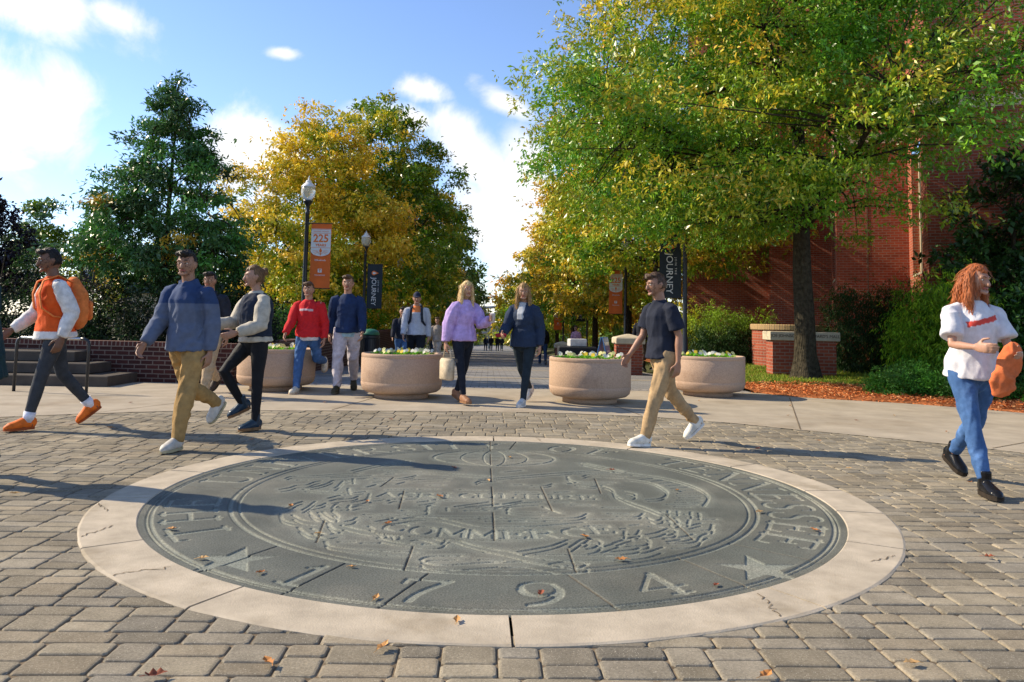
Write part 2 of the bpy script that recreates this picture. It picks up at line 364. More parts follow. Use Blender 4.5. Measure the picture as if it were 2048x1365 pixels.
# concrete walk round the plaza, with its joints
cols = []
for x in [-14, -9] + [float(v) for v in np.linspace(-8.9, 8.9, 90)] + [9.0, 10]:
    y0 = plaza_y(x) if -9 <= x <= 9 else 1.0
    cols.append([(x, y0, .004), (x, y0+.02, .0065), (x, max(13.3, y0+1), .0065)])
sheet('concrete_walk', cols, M['concrete'])
def strips(name, lines, w, material, z, kind='structure'):
    b = MB()
    for (x0, y0), (x1, y1) in lines:
        d = Vector((x1-x0, y1-y0)).normalized(); n = Vector((-d.y, d.x))*w/2
        b.add([(x0+n.x, y0+n.y, z), (x0-n.x, y0-n.y, z), (x1-n.x, y1-n.y, z), (x1+n.x, y1+n.y, z)], [(0, 1, 2, 3)])
    return tag(b.build(name, material), kind=kind)
strips('walk_joint', [((-4.55, 9.2), (-3.2, 12.2)), ((-1.95, 9.85), (-1.65, 11.4)), ((1.95, 9.8), (1.75, 11.1)), ((-8, 10.6), (-3.3, 11.3)), ((2.6, 12.2), (4.6, 12.15)), ((5.0, 7.6), (8.0, 9.6)), ((3.55, 8.75), (4.9, 12.5)), ((-6.4, 8.3), (-7.4, 11.8))], .014, M['sand'], .0105)
# walkway: a band of pavers then the long gently falling walk
sheet('paver_strip', [[(x, 13.3, .005), (x, 13.75, ground_z(0, 13.75)+.01)] for x in (-4.4, 0, 4.6)], M['stripbrick'])
ys = [13.75, 16, 19, 22, 26, 30, 40, 50, 60, 80, 100, 130, 160, 175]
sheet('walkway', [[(x, y, ground_z(0, y)+.006) for y in ys] for x in (-4.4, 0, 4.6)], M['asphaltwalk'])
bandlines = MB()
for yb in (17.2, 22.5, 28, 34, 41, 49, 58, 68, 80, 95):
    z0, z1 = ground_z(0, yb)+.011, ground_z(0, yb+.35)+.011
    bandlines.add([(-4.4, yb, z0), (4.6, yb, z0), (4.6, yb+.35, z1), (-4.4, yb+.35, z1)], [(0, 1, 2, 3)])
tag(bandlines.build('walkway_band', M['concrete']), kind='structure')

# ring of cast concrete round the medallion, in segments
def ring():
    cuts = [4, 28, 56, 90, 117, 150, 167, 188, 214, 240, 271, 303, 330, 349]
    for k, a0 in enumerate(cuts):
        a1 = cuts[(k+1) % len(cuts)] + (360 if k == len(cuts)-1 else 0); b = MB(); n = max(6, int((a1-a0)/1.5)); rs = []
        gap = .16
        for i in range(n+1):
            a = rad(a0+gap + (a1-a0-2*gap)*i/n); c, s = math.cos(a), math.sin(a); r0, r1 = GR-.004, MR
            j = mnoise.noise((c*9, s*9, 1.3))*.006 + mnoise.noise((c*40, s*40, 7.))*.004
            row = [(r0, -.02), (r0, .002), (r0+.006, .006), (r1-.012, .006), (r1+j, .001), (r1+j, -.02)]
            rs.append([(MC[0]+r*c, MC[1]+r*s, z) for r, z in row])
        b.rings(rs); o = b.build('medallion_kerb', M['ringstone']); tag(o, kind='structure')
        if o.data.polygons[2].normal.z < 0 and False: o.data.flip_normals()
ring()
STROKES = [[(-0.625,0.137),(-0.613,0.17),(-0.55,0.183),(-0.482,0.213),(-0.427,0.225)],[(-0.602,-0.004),(-0.581,0.019),(-0.57,0.049),(-0.544,0.058),(-0.531,0.096),(-0.518,0.113)],[(-0.527,0.022),(-0.507,0.045),(-0.49,0.084),(-0.484,0.12)],[(-0.459,0.02),(-0.454,0.049),(-0.453,0.117)],[(-0.54,0.0),(-0.496,-0.018),(-0.421,-0.034)],[(-0.451,-0.101),(-0.433,-0.074),(-0.415,-0.06)],[(-0.439,-0.132),(-0.414,-0.112),(-0.388,-0.098),(-0.377,-0.071)],[(-0.381,-0.141),(-0.351,-0.108),(-0.352,-0.043)],[(-0.538,-0.226),(-0.525,-0.202),(-0.519,-0.161),(-0.508,-0.14)],[(-0.488,-0.229),(-0.481,-0.188),(-0.477,-0.138)],[(-0.473,-0.199),(-0.455,-0.181),(-0.446,-0.153)],[(-0.42,-0.208),(-0.419,-0.167),(-0.412,-0.152)],[(-0.4,-0.201),(-0.383,-0.2),(-0.383,-0.171)],[(-0.371,-0.194),(-0.357,-0.176),(-0.334,-0.174)],[(-0.531,-0.269),(-0.513,-0.32),(-0.477,-0.353)],[(-0.5,-0.278),(-0.463,-0.323),(-0.429,-0.336)],[(-0.468,-0.244),(-0.443,-0.296),(-0.421,-0.311),(-0.422,-0.295),(-0.445,-0.248)],[(-0.436,-0.242),(-0.41,-0.289),(-0.391,-0.304),(-0.392,-0.278),(-0.411,-0.241)],[(-0.46,-0.386),(-0.428,-0.439),(-0.4,-0.456)],[(-0.428,-0.394),(-0.387,-0.438),(-0.358,-0.423)],[(-0.403,-0.345),(-0.381,-0.392),(-0.358,-0.409)],[(-0.367,-0.363),(-0.32,-0.398),(-0.291,-0.415)],[(-0.304,-0.369),(-0.279,-0.406),(-0.264,-0.437),(-0.254,-0.423),(-0.271,-0.387)],[(-0.281,-0.368),(-0.249,-0.404),(-0.237,-0.44),(-0.225,-0.426),(-0.233,-0.385)],[(-0.377,-0.493),(-0.354,-0.528),(-0.271,-0.552),(-0.179,-0.564)],[(-0.348,-0.496),(-0.315,-0.496)],[(-0.298,-0.502),(-0.253,-0.5)],[(-0.225,-0.499),(-0.198,-0.498)],[(-0.168,-0.501),(-0.139,-0.502)],[(-0.363,-0.328),(-0.349,-0.317),(-0.344,-0.291)],[(-0.293,-0.325),(-0.269,-0.308),(-0.258,-0.292)],[(-0.246,-0.352),(-0.232,-0.334),(-0.203,-0.335)],[(-0.218,-0.412),(-0.167,-0.426),(-0.117,-0.439),(-0.006,-0.446)],[(-0.277,-0.344),(-0.218,-0.287),(-0.151,-0.287),(-0.069,-0.351),(-0.005,-0.365)],[(-0.164,-0.608),(-0.149,-0.589),(-0.087,-0.583)],[(-0.164,-0.608),(-0.15,-0.632),(-0.115,-0.641),(-0.041,-0.624),(-0.008,-0.613)],[(-0.27,-0.463),(-0.221,-0.494),(-0.137,-0.507),(-0.115,-0.461),(-0.066,-0.505),(-0.007,-0.544)],[(-0.333,-0.068),(-0.165,-0.072),(-0.001,-0.075)],[(-0.331,-0.264),(-0.225,-0.273),(-0.125,-0.275),(-0.004,-0.274)],[(-0.326,-0.125),(-0.308,-0.118)],[(-0.293,-0.124),(-0.281,-0.104),(-0.258,-0.099)],[(-0.214,-0.131),(-0.191,-0.118),(-0.169,-0.098)],[(-0.246,-0.102),(-0.22,-0.094)],[(-0.244,-0.221),(-0.186,-0.224),(-0.184,-0.172),(-0.172,-0.165)],[(-0.135,-0.187),(-0.132,-0.221)],[(-0.116,-0.174),(-0.021,-0.112)],[(-0.087,-0.178),(-0.002,-0.138)],[(-0.101,-0.191),(-0.002,-0.18)],[(-0.089,-0.215),(-0.033,-0.208)],[(-0.455,0.267),(-0.422,0.324),(-0.377,0.385),(-0.312,0.45)],[(-0.374,0.356),(-0.326,0.408),(-0.296,0.441)],[(-0.363,0.283),(-0.222,0.266),(-0.03,0.211)],[(-0.366,0.155),(-0.297,0.16),(-0.25,0.207)],[(-0.257,0.142),(-0.213,0.157),(-0.154,0.169)],[(-0.361,0.103),(-0.334,0.114)],[(-0.371,0.04),(-0.351,0.073)],[(-0.294,0.082),(-0.273,0.114)],[(-0.307,0.008),(-0.274,0.014)],[(-0.267,0.015),(-0.234,0.022)],[(-0.221,0.02),(-0.178,0.023)],[(-0.197,0.073),(-0.165,0.078)],[(-0.109,0.02),(-0.04,0.018)],[(-0.068,0.112),(-0.054,0.144),(0.002,0.164)],[(-0.495,0.157),(-0.442,0.174),(-0.382,0.198)],[(-0.413,0.144),(-0.391,0.148)],[(-0.445,0.118),(-0.424,0.111),(-0.429,0.15)],[(-0.584,0.116),(-0.558,0.118)],[(-0.341,0.218),(-0.318,0.225)],[(-0.421,0.022),(-0.405,-0.033),(-0.368,-0.017)],[(-0.201,-0.447),(-0.178,-0.442),(-0.134,-0.478)],[(-0.057,0.163),(0.054,0.215),(0.209,0.273),(0.379,0.305)],[(0.016,0.195),(0.17,0.27),(0.329,0.331)],[(0.02,0.279),(0.075,0.312)],[(0.276,0.453),(0.335,0.372),(0.393,0.306)],[(0.293,0.455),(0.352,0.384),(0.397,0.326)],[(0.259,0.23),(0.284,0.26),(0.321,0.253),(0.391,0.239)],[(0.21,0.226),(0.227,0.156),(0.342,0.146)],[(0.203,0.12),(0.228,0.139)],[(0.223,0.097),(0.261,0.083),(0.287,0.096)],[(0.299,0.101),(0.32,0.054),(0.318,-0.022),(0.337,-0.086),(0.377,-0.164),(0.397,-0.213)],[(0.388,0.202),(0.453,0.154),(0.474,0.056),(0.464,-0.006),(0.436,-0.052),(0.396,-0.068)],[(0.323,-0.029),(0.363,-0.034),(0.377,0.004),(0.351,0.033)],[(0.416,0.25),(0.453,0.243)],[(0.432,0.196),(0.478,0.218)],[(0.46,0.172),(0.502,0.192)],[(0.48,0.144),(0.525,0.162)],[(0.49,0.109),(0.534,0.125)],[(0.497,0.077),(0.551,0.093)],[(0.503,0.045),(0.559,0.058)],[(0.499,0.011),(0.564,0.023)],[(0.491,-0.019),(0.558,-0.012)],[(0.492,-0.044),(0.551,-0.036)],[(0.479,-0.07),(0.543,-0.064)],[(0.468,-0.099),(0.535,-0.095)],[(0.44,-0.121),(0.518,-0.119)],[(0.454,-0.144),(0.492,-0.144)],[(0.405,0.297),(0.507,0.229),(0.57,0.111),(0.578,-0.014),(0.532,-0.129)],[(0.406,-0.2),(0.419,-0.211),(0.427,-0.186)],[(0.43,-0.205),(0.444,-0.21),(0.45,-0.191)],[(0.46,-0.221),(0.472,-0.227),(0.482,-0.196)],[(0.475,-0.25),(0.491,-0.244),(0.499,-0.207)],[(0.404,-0.283),(0.408,-0.316),(0.427,-0.293),(0.426,-0.259)],[(0.43,-0.304),(0.442,-0.314),(0.457,-0.275)],[(0.359,-0.262),(0.37,-0.285),(0.39,-0.272),(0.396,-0.254)],[(0.439,-0.336),(0.458,-0.319),(0.479,-0.304)],[(0.464,-0.367),(0.484,-0.361),(0.503,-0.312)],[(0.496,-0.269),(0.524,-0.266)],[(0.141,-0.514),(0.154,-0.491),(0.178,-0.45),(0.204,-0.452),(0.213,-0.475),(0.196,-0.511),(0.176,-0.525)],[(0.168,-0.486),(0.177,-0.481),(0.189,-0.457)],[(0.205,-0.515),(0.24,-0.483),(0.263,-0.456),(0.285,-0.453)],[(0.24,-0.478),(0.288,-0.434),(0.314,-0.428),(0.321,-0.452),(0.31,-0.489),(0.265,-0.504)],[(0.326,-0.408),(0.352,-0.392),(0.382,-0.36)],[(0.354,-0.422),(0.389,-0.401),(0.401,-0.37),(0.386,-0.355)],[(0.361,-0.436),(0.4,-0.425),(0.434,-0.401)],[(0.36,-0.464),(0.395,-0.444)],[(0.359,-0.48),(0.401,-0.474),(0.427,-0.457),(0.446,-0.418),(0.468,-0.392)],[(0.263,-0.416),(0.273,-0.416),(0.282,-0.38)],[(0.286,-0.41),(0.303,-0.409),(0.317,-0.373)],[(0.304,-0.332),(0.326,-0.325)],[(0.346,-0.341),(0.374,-0.345)],[(0.201,-0.55),(0.271,-0.526),(0.289,-0.512)],[(0.068,-0.567),(0.176,-0.567),(0.278,-0.555),(0.34,-0.506)],[(0.032,-0.548),(0.101,-0.506),(0.147,-0.452)],[(-0.049,-0.517),(0.014,-0.553),(0.055,-0.584),(0.146,-0.612),(0.163,-0.627),(0.137,-0.65),(0.094,-0.644),(0.036,-0.616),(-0.024,-0.626),(-0.048,-0.626)],[(0.091,-0.625),(0.127,-0.609),(0.146,-0.612)],[(-0.048,-0.607),(-0.002,-0.61)],[(-0.052,-0.288),(0.066,-0.282),(0.176,-0.271),(0.214,-0.228)],[(-0.051,-0.359),(0.062,-0.354),(0.195,-0.31)],[(-0.05,-0.449),(0.113,-0.418),(0.288,-0.359)],[(0.201,-0.287),(0.333,-0.275)],[(0.185,-0.141),(0.237,-0.139)],[(0.263,-0.163),(0.32,-0.164)],[(0.268,-0.225),(0.321,-0.229)],[(0.145,-0.11),(0.182,-0.111)],[(0.021,-0.307),(0.056,-0.305)],[(0.105,-0.303),(0.14,-0.301)],[(-0.053,-0.174),(0.01,-0.138),(0.059,-0.102)],[(-0.025,-0.166),(0.042,-0.13),(0.11,-0.11)],[(0.021,-0.183),(0.023,-0.22),(0.114,-0.225)],[(0.109,-0.165),(0.144,-0.226)],[(0.286,-0.254),(0.334,-0.252),(0.357,-0.215)],[(0.046,0.093),(0.067,0.098)],[(0.095,0.088),(0.134,0.091),(0.156,0.117)],[(0.046,-0.001),(0.107,-0.001)],[(0.155,0.005),(0.197,0.015)]]
def cracks():
    rnd = random.Random(8)
    for a0, r0, a1, r1 in ((228, .90, 226, .995), (196, .955, 191, .998), (36, .985, 52, .99), (300, .90, 297, .99), (78, .9, 80, .99), (205, .93, 209, .99), (322, .95, 326, .985)):
        b = MB(); n = 16; P = []
        for i in range(n+1):
            t = i/n; a = rad(a0+(a1-a0)*t+rnd.uniform(-.5, .5)); r = MR*(r0+(r1-r0)*t)+rnd.uniform(-.006, .006); P.append(Vector((MC[0]+r*math.cos(a), MC[1]+r*math.sin(a), .0085)))
        vs = []
        for i, p in enumerate(P):
            t = (P[min(i+1, n)]-P[max(i-1, 0)]).normalized(); w = Vector((-t.y, t.x, 0))*(.0012+.003*rnd.random()); vs += [p+w, p-w]
        b.add(vs, [(2*i, 2*i+2, 2*i+3, 2*i+1) for i in range(n)]); tag(b.build('kerb_crack', M['sand']), kind='structure')
cracks()
# ================================================================== GRANITE MEDALLION (carved height field)
GL = {  # inscription capitals, unit box: width, thick strokes, thin strokes
 'T': (.9, [[(.45, 0), (.45, 1)]], [[(.0, .97), (.9, .97)], [(.02, .97), (.0, .78)], [(.88, .97), (.9, .78)], [(.28, .02), (.62, .02)]]),
 'H': (1.0, [[(.18, 0), (.18, 1)], [(.82, 0), (.82, 1)]], [[(.18, .5), (.82, .5)]] + [[(x-.16, y), (x+.16, y)] for x in (.18, .82) for y in (.02, .98)]),
 'E': (.8, [[(.18, 0), (.18, 1)]], [[(.02, .98), (.72, .98)], [(.72, .98), (.74, .80)], [(.18, .52), (.56, .52)], [(.56, .64), (.56, .40)], [(.02, .02), (.76, .02)], [(.76, .02), (.8, .22)]]),
 'U': (.95, [[(.18, 1), (.18, .3), (.26, .08), (.45, 0)]], [[(.45, 0), (.68, .06), (.78, .3), (.78, 1)], [(.02, .98), (.34, .98)], [(.64, .98), (.92, .98)]]),
 'N': (1.0, [[(.16, .98), (.84, .02)]], [[(.16, 0), (.16, 1)], [(.84, 0), (.84, 1)], [(.02, .02), (.3, .02)], [(.02, .98), (.2, .98)], [(.7, .98), (.98, .98)]]),
 'I': (.4, [[(.2, 0), (.2, 1)]], [[(.04, .02), (.36, .02)], [(.04, .98), (.36, .98)]]),
 'V': (.95, [[(.14, 1), (.48, 0)]], [[(.48, 0), (.82, 1)], [(.0, .98), (.3, .98)], [(.68, .98), (.95, .98)]]),
 'R': (.95, [[(.18, 0), (.18, 1)], [(.45, .5), (.86, .0)]], [[(.02, .98), (.45, .98), (.68, .9), (.7, .66), (.5, .52), (.18, .5)], [(.04, .02), (.34, .02)], [(.8, .02), (.95, .02)]]),
 'S': (.75, [[(.16, .82), (.24, .6), (.5, .45), (.6, .24)]], [[(.66, .76), (.6, .95), (.36, 1.0), (.18, .9), (.16, .78)], [(.6, .24), (.54, .06), (.34, 0), (.12, .06), (.08, .26)]]),
 'Y': (.95, [[(.12, 1), (.47, .48)], [(.47, 0), (.47, .48)]], [[(.47, .48), (.82, 1)], [(.0, .98), (.28, .98)], [(.68, .98), (.94, .98)], [(.3, .02), (.64, .02)]]),
 'O': (1.0, [[(.16, .5), (.2, .25), (.32, .07)], [(.16, .5), (.2, .75), (.32, .93)], [(.84, .5), (.8, .25), (.68, .07)], [(.84, .5), (.8, .75), (.68, .93)]], [[(.32, .07), (.5, 0), (.68, .07)], [(.32, .93), (.5, 1), (.68, .93)]]),
 'F': (.75, [[(.18, 0), (.18, 1)]], [[(.02, .98), (.7, .98)], [(.7, .98), (.72, .78)], [(.18, .52), (.54, .52)], [(.54, .64), (.54, .40)], [(.04, .02), (.34, .02)]]),
 'A': (.9, [[(.45, 1), (.82, 0)]], [[(.45, 1), (.1, 0)], [(.22, .32), (.7, .32)]]),
 'G': (.9, [[(.16, .5), (.22, .2), (.48, .02)], [(.16, .5), (.22, .8), (.48, .98)]], [[(.48, .98), (.72, .92), (.8, .74)], [(.48, .02), (.78, .1), (.78, .42)], [(.58, .42), (.9, .42)]]),
 'C': (.85, [[(.16, .5), (.22, .2), (.48, .02)], [(.16, .5), (.22, .8), (.48, .98)]], [[(.48, .98), (.72, .92), (.8, .74)], [(.48, .02), (.72, .08), (.8, .26)]]),
 'L': (.7, [[(.18, 0), (.18, 1)]], [[(.02, .98), (.34, .98)], [(.02, .02), (.66, .02)], [(.66, .02), (.7, .24)]]),
 'M': (1.1, [[(.2, 1), (.55, .15)], [(.9, 0), (.9, 1)]], [[(.18, 0), (.2, 1)], [(.55, .15), (.9, 1)]]),
 '1': (.5, [[(.25, 0), (.25, 1)]], [[(.25, .98), (.05, .82)], [(.05, .02), (.45, .02)]]),
 '7': (.8, [[(.75, .97), (.52, .6), (.38, .3), (.32, 0)]], [[(.05, .97), (.76, .97)], [(.05, .97), (.04, .76)]]),
 '9': (.8, [[(.72, .66), (.66, .34), (.44, .1), (.16, 0)], [(.1, .68), (.16, .48), (.36, .38)]], [[(.1, .68), (.16, .9), (.4, 1), (.64, .9), (.72, .66)], [(.36, .38), (.58, .44), (.72, .62)]]),
 '4': (.85, [[(.6, 0), (.6, 1)]], [[(.6, 1), (.04, .32)], [(.04, .32), (.85, .32)], [(.44, .02), (.78, .02)]]),
}
def medallion():
    st = .0051; R = GR+.02; n = int(2*R/st)+1
    ax = (np.arange(n)*st-R).astype(np.float32)
    D = np.full((n, n), 9., np.float32)          # signed distance to carved area (negative inside), in metres
    J = np.full((n, n), 9., np.float32)          # distance to the open joints between the slabs
    def seg(T, p, q, w):
        m = w+.03
        i0, i1 = int((min(p[0], q[0])-m+R)/st), int((max(p[0], q[0])+m+R)/st)+2
        j0, j1 = int((min(p[1], q[1])-m+R)/st), int((max(p[1], q[1])+m+R)/st)+2
        i0, j0, i1, j1 = max(i0, 0), max(j0, 0), min(i1, n), min(j1, n)
        if i0 >= i1 or j0 >= j1: return
        X, Y = ax[None, i0:i1], ax[j0:j1, None]
        dx, dy = q[0]-p[0], q[1]-p[1]; l2 = dx*dx+dy*dy+1e-9
        t = np.clip(((X-p[0])*dx+(Y-p[1])*dy)/l2, 0, 1)
        d = np.sqrt((X-p[0]-t*dx)**2+(Y-p[1]-t*dy)**2)-w
        T[j0:j1, i0:i1] = np.minimum(T[j0:j1, i0:i1], d)
    def line(T, pts, w):
        for p, q in zip(pts, pts[1:]): seg(T, p, q, w)
    def smooth(pts):
        if len(pts) < 3: return pts
        out = []
        P = [pts[0]]+list(pts)+[pts[-1]]
        for k in range(1, len(P)-2):
            a, b, c, d = [np.array(P[k+i]) for i in (-1, 0, 1, 2)]
            for t in np.linspace(0, 1, 6)[:-1]:
                out.append(tuple(.5*((2*b)+(-a+c)*t+(2*a-5*b+4*c-d)*t*t+(-a+3*b-3*c+d)*t**3)))
        out.append(tuple(pts[-1])); return out
    def glyph(ch, org, up, h, thick=.078, thin=.046, sx=1.):
        w, A, B = GL[ch]; up = np.array(up)/np.hypot(*up); rt = np.array((up[1], -up[0])); org = np.array(org)
        f = lambda p: tuple(org + rt*((p[0]-w/2)*h*sx) + up*((p[1]-.5)*h))
        for s in A: line(D, [f(p) for p in smooth(s)], thick*h)
        for s in B: line(D, [f(p) for p in smooth(s)], thin*h)
    rt = MR*.772
    # the carved emblem
    for s in STROKES: line(D, [(x*2.48/1.0+.03, y*2.48+.01) for x, y in smooth(s)], .0105)
    for k, s in enumerate(STROKES):               # second contour inside the first
        line(D, [(x*2.48*.985+.03, y*2.48-.055-.02*(k % 2)) for x, y in smooth(s)[1:-1]], .0075)
    gx, gy, ga, gb = 0, .525*MR, .205*MR, .142*MR
    for k in range(48):
        a, b = 2*math.pi*k/48, 2*math.pi*(k+1)/48
        for q in (1., .55, .18): seg(D, (gx+ga*q*math.cos(a), gy+gb*math.sin(a)), (gx+ga*q*math.cos(b), gy+gb*math.sin(b)), .012 if q == 1 else .007)
    for q in (-.6, -.2, .2, .6): seg(D, (gx-ga*math.sqrt(1-q*q), gy+gb*q), (gx+ga*math.sqrt(1-q*q), gy+gb*q), .007)
    X, Y = np.meshgrid(ax, ax)
    for x0, x1, y, sag, hh in ((-.33, .29, -.046, -.002, .085), (-.27, .28, -.365, .05, .115)):     # keep the two word bands clear
        f = (X/MR-x0)/(x1-x0); yy = (y-sag*(1-(2*f-1)**2))*MR; D[(f > 0) & (f < 1) & (np.abs(Y-yy) < hh)] = 9.
    # lettering round the rim, read clockwise
    ang = {}
    def arc_text(txt, a0, a1, h, r):
        ws = [GL[c][0] if c != ' ' else .75 for c in txt]; tot = sum(ws)-ws[0]/2-ws[-1]/2; acc = 0; prev = None
        for k, c in enumerate(txt):
            acc += 0 if k == 0 else (ws[k-1]+ws[k])/2
            if c == ' ': continue
            a = rad(a0+(a1-a0)*acc/tot); d = (math.cos(a), math.sin(a)); glyph(c, (r*d[0], r*d[1]), d, h)
    arc_text('THE', 213, 192, .30, rt); arc_text('UNIVERSITY', 171, 91, .30, rt); arc_text('OF', 71, 60, .30, rt); arc_text('TENNESSEE', 38.5, -34, .30, rt)
    for ch, a in (('1', 243.1), ('7', 260), ('9', 275.3), ('4', 291.5)):
        d = (math.cos(rad(a)), math.sin(rad(a))); glyph(ch, (rt*d[0]*1.01, rt*d[1]*1.01), (-d[0], -d[1]), .275, .075, .05)
    for t, x0, x1, y, sag, h in (('AGRICULTURE', -.292, .243, -.046, -.002, .125), ('COMMERCE', -.232, .236, -.365, .05, .16)):
        for k, c in enumerate(t):
            f = k/(len(t)-1); x = (x0+(x1-x0)*f)*MR; yy = (y-sag*(1-(2*f-1)**2))*MR
            glyph(c, (x, yy), (-(2*f-1)*sag*2.5, 1), h, .095, .07, 1.15)
    # stars
    for (sx, sy) in ((-.512, -.612), (.508, -.630)):
        cx, cy = sx*MR, sy*MR; a = np.arctan2(Y-cy, X-cx); r = np.hypot(X-cx, Y-cy)
        k = np.abs(((a-math.pi/2) % (2*math.pi/5))-math.pi/5); ro, ri = .215, .085
        # edge between an outer tip (k = pi/5) and an inner corner (k = 0)
        p1 = np.array((ri, 0)); p2 = np.array((ro*math.cos(math.pi/5), ro*math.sin(math.pi/5))); e = p2-p1; nn = np.array((e[1], -e[0]))/np.hypot(*e)
        d = (r*np.cos(k)-p1[0])*nn[0]+(r*np.sin(k)-p1[1])*nn[1]
        D = np.minimum(D, d.astype(np.float32))
    rr = np.hypot(X, Y)
    for r0, w in ((GR-.075, .010), (GR-.052, .006), (MR*.683, .012), (MR*.662, .008)): D = np.minimum(D, (np.abs(rr-r0)-w).astype(np.float32))
    # joints
    for s in [((-.45, -.52), (-.555, -.70)), ((-.013, 0.9), (-.013, .66)), ((-.013, .60), (-.012, .40)), ((-.012, .34), (-.010, .14)), ((-.010, .07), (-.008, -.16)), ((-.008, -.22), (-.006, -.46)), ((-.40, -.303), (-.378, -.492)), ((-.175, -.509), (-.177, -.66)), ((.146, -.514), (.147, -.66)), ((.092, .911), (.057, .70)), ((-.30, .18), (-.32, .05)), ((.30, .20), (.29, .0)), ((-.25, .0), (-.24, -.2)), ((.13, .08), (.14, -.2)), ((.42, -.22), (.43, -.44)),
              ((-.29, -.62), (-.37, -.80)), ((.36, -.56), (.46, -.755)), ((.13, -.68), (.2, -.86)), ((-.13, -.68), (-.2, -.86)), ((-.68, .0), (-.87, .02)), ((.68, -.02), (.87, -.03)), ((.5, -.46), (.66, -.60))]:
        seg(J, (s[0][0]*MR, s[0][1]*MR), (s[1][0]*MR, s[1][1]*MR), .003)
    field = np.clip(1.15-D/.055, 0, 1)*(rr < MR*.64)
    carve = np.clip(.5-D/.004, 0, 1); carve = carve*carve*(3-2*carve)
    joint = np.clip(.5-J/.007, 0, 1)
    Z = -.0065*carve-.010*joint+np.random.normal(0, .0003, carve.shape)
    inside = rr < R-st
    idx = np.full(n*n, -1, np.int64); keep = inside.ravel(); idx[keep] = np.arange(keep.sum())
    V = np.stack([X.ravel()[keep]+MC[0], Y.ravel()[keep]+MC[1], Z.ravel()[keep]], 1)
    I = idx.reshape(n, n); q = np.stack([I[:-1, :-1], I[:-1, 1:], I[1:, 1:], I[1:, :-1]], -1).reshape(-1, 4); q = q[(q >= 0).all(1)]
    me = bpy.data.meshes.new('medallion_disc'); nv, nf = len(V), len(q)
    me.vertices.add(nv); me.vertices.foreach_set('co', V.astype(np.float32).ravel())
    me.loops.add(nf*4); me.loops.foreach_set('vertex_index', q.astype(np.int32).ravel())
    me.polygons.add(nf); me.polygons.foreach_set('loop_start', np.arange(0, nf*4, 4, dtype=np.int32)); 
    me.update(calc_edges=True); me.validate()
    for nm, A in (('carve', np.maximum(carve, .42*field)), ('joint', joint)):
        at = me.attributes.new(nm, 'FLOAT', 'POINT'); at.data.foreach_set('value', A.ravel()[keep].astype(np.float32))
    me.polygons.foreach_set('use_smooth', [True]*len(me.polygons))
    m = mat('granite', (.100, .107, .090), .7, .22, .14, 1.8, 0, col2=(.150, .148, .120), c2scale=1.2, c2lo=.4, c2hi=.7); nt = m.node_tree; L = nt.links.new
    p = [x for x in nt.nodes if x.type == 'BSDF_PRINCIPLED'][0]; base = p.inputs['Base Color'].links[0].from_socket; tc = N(nt, 'ShaderNodeTexCoord')
    n1 = N(nt, 'ShaderNodeTexNoise', i_Scale=120., i_Detail=4., i_Roughness=.85); L(tc.outputs['Object'], n1.inputs['Vector'])
    r = N(nt, 'ShaderNodeMapRange'); r.inputs[1].default_value = .33; r.inputs[2].default_value = .67; r.inputs[3].default_value = .35; r.inputs[4].default_value = 1.65; L(n1.outputs[0], r.inputs[0])
    hs = N(nt, 'ShaderNodeHueSaturation'); L(r.outputs[0], hs.inputs['Value']); L(base, hs.inputs['Color'])
    ca = N(nt, 'ShaderNodeAttribute', attribute_name='carve'); jo = N(nt, 'ShaderNodeAttribute', attribute_name='joint')
    hl = N(nt, 'ShaderNodeHueSaturation', i_Value=1.8, i_Saturation=1.1); L(hs.outputs[0], hl.inputs['Color'])
    m1 = N(nt, 'ShaderNodeMix', data_type='RGBA'); L(ca.outputs['Fac'], m1.inputs[0]); L(hs.outputs[0], m1.inputs[6]); L(hl.outputs[0], m1.inputs[7])
    m2 = N(nt, 'ShaderNodeMix', data_type='RGBA'); L(jo.outputs['Fac'], m2.inputs[0]); L(m1.outputs[2], m2.inputs[6]); m2.inputs[7].default_value = (.075, .048, .024, 1); L(m2.outputs[2], p.inputs['Base Color'])
    bp = N(nt, 'ShaderNodeBump', i_Strength=.25, i_Distance=.003); L(n1.outputs[0], bp.inputs['Height']); L(bp.outputs[0], p.inputs['Normal'])
    o = link('seal_medallion', me, m)
    tag(o, 'large round dark granite seal set in the paving, carved with lettering, stars and 1794', 'medallion')
medallion()
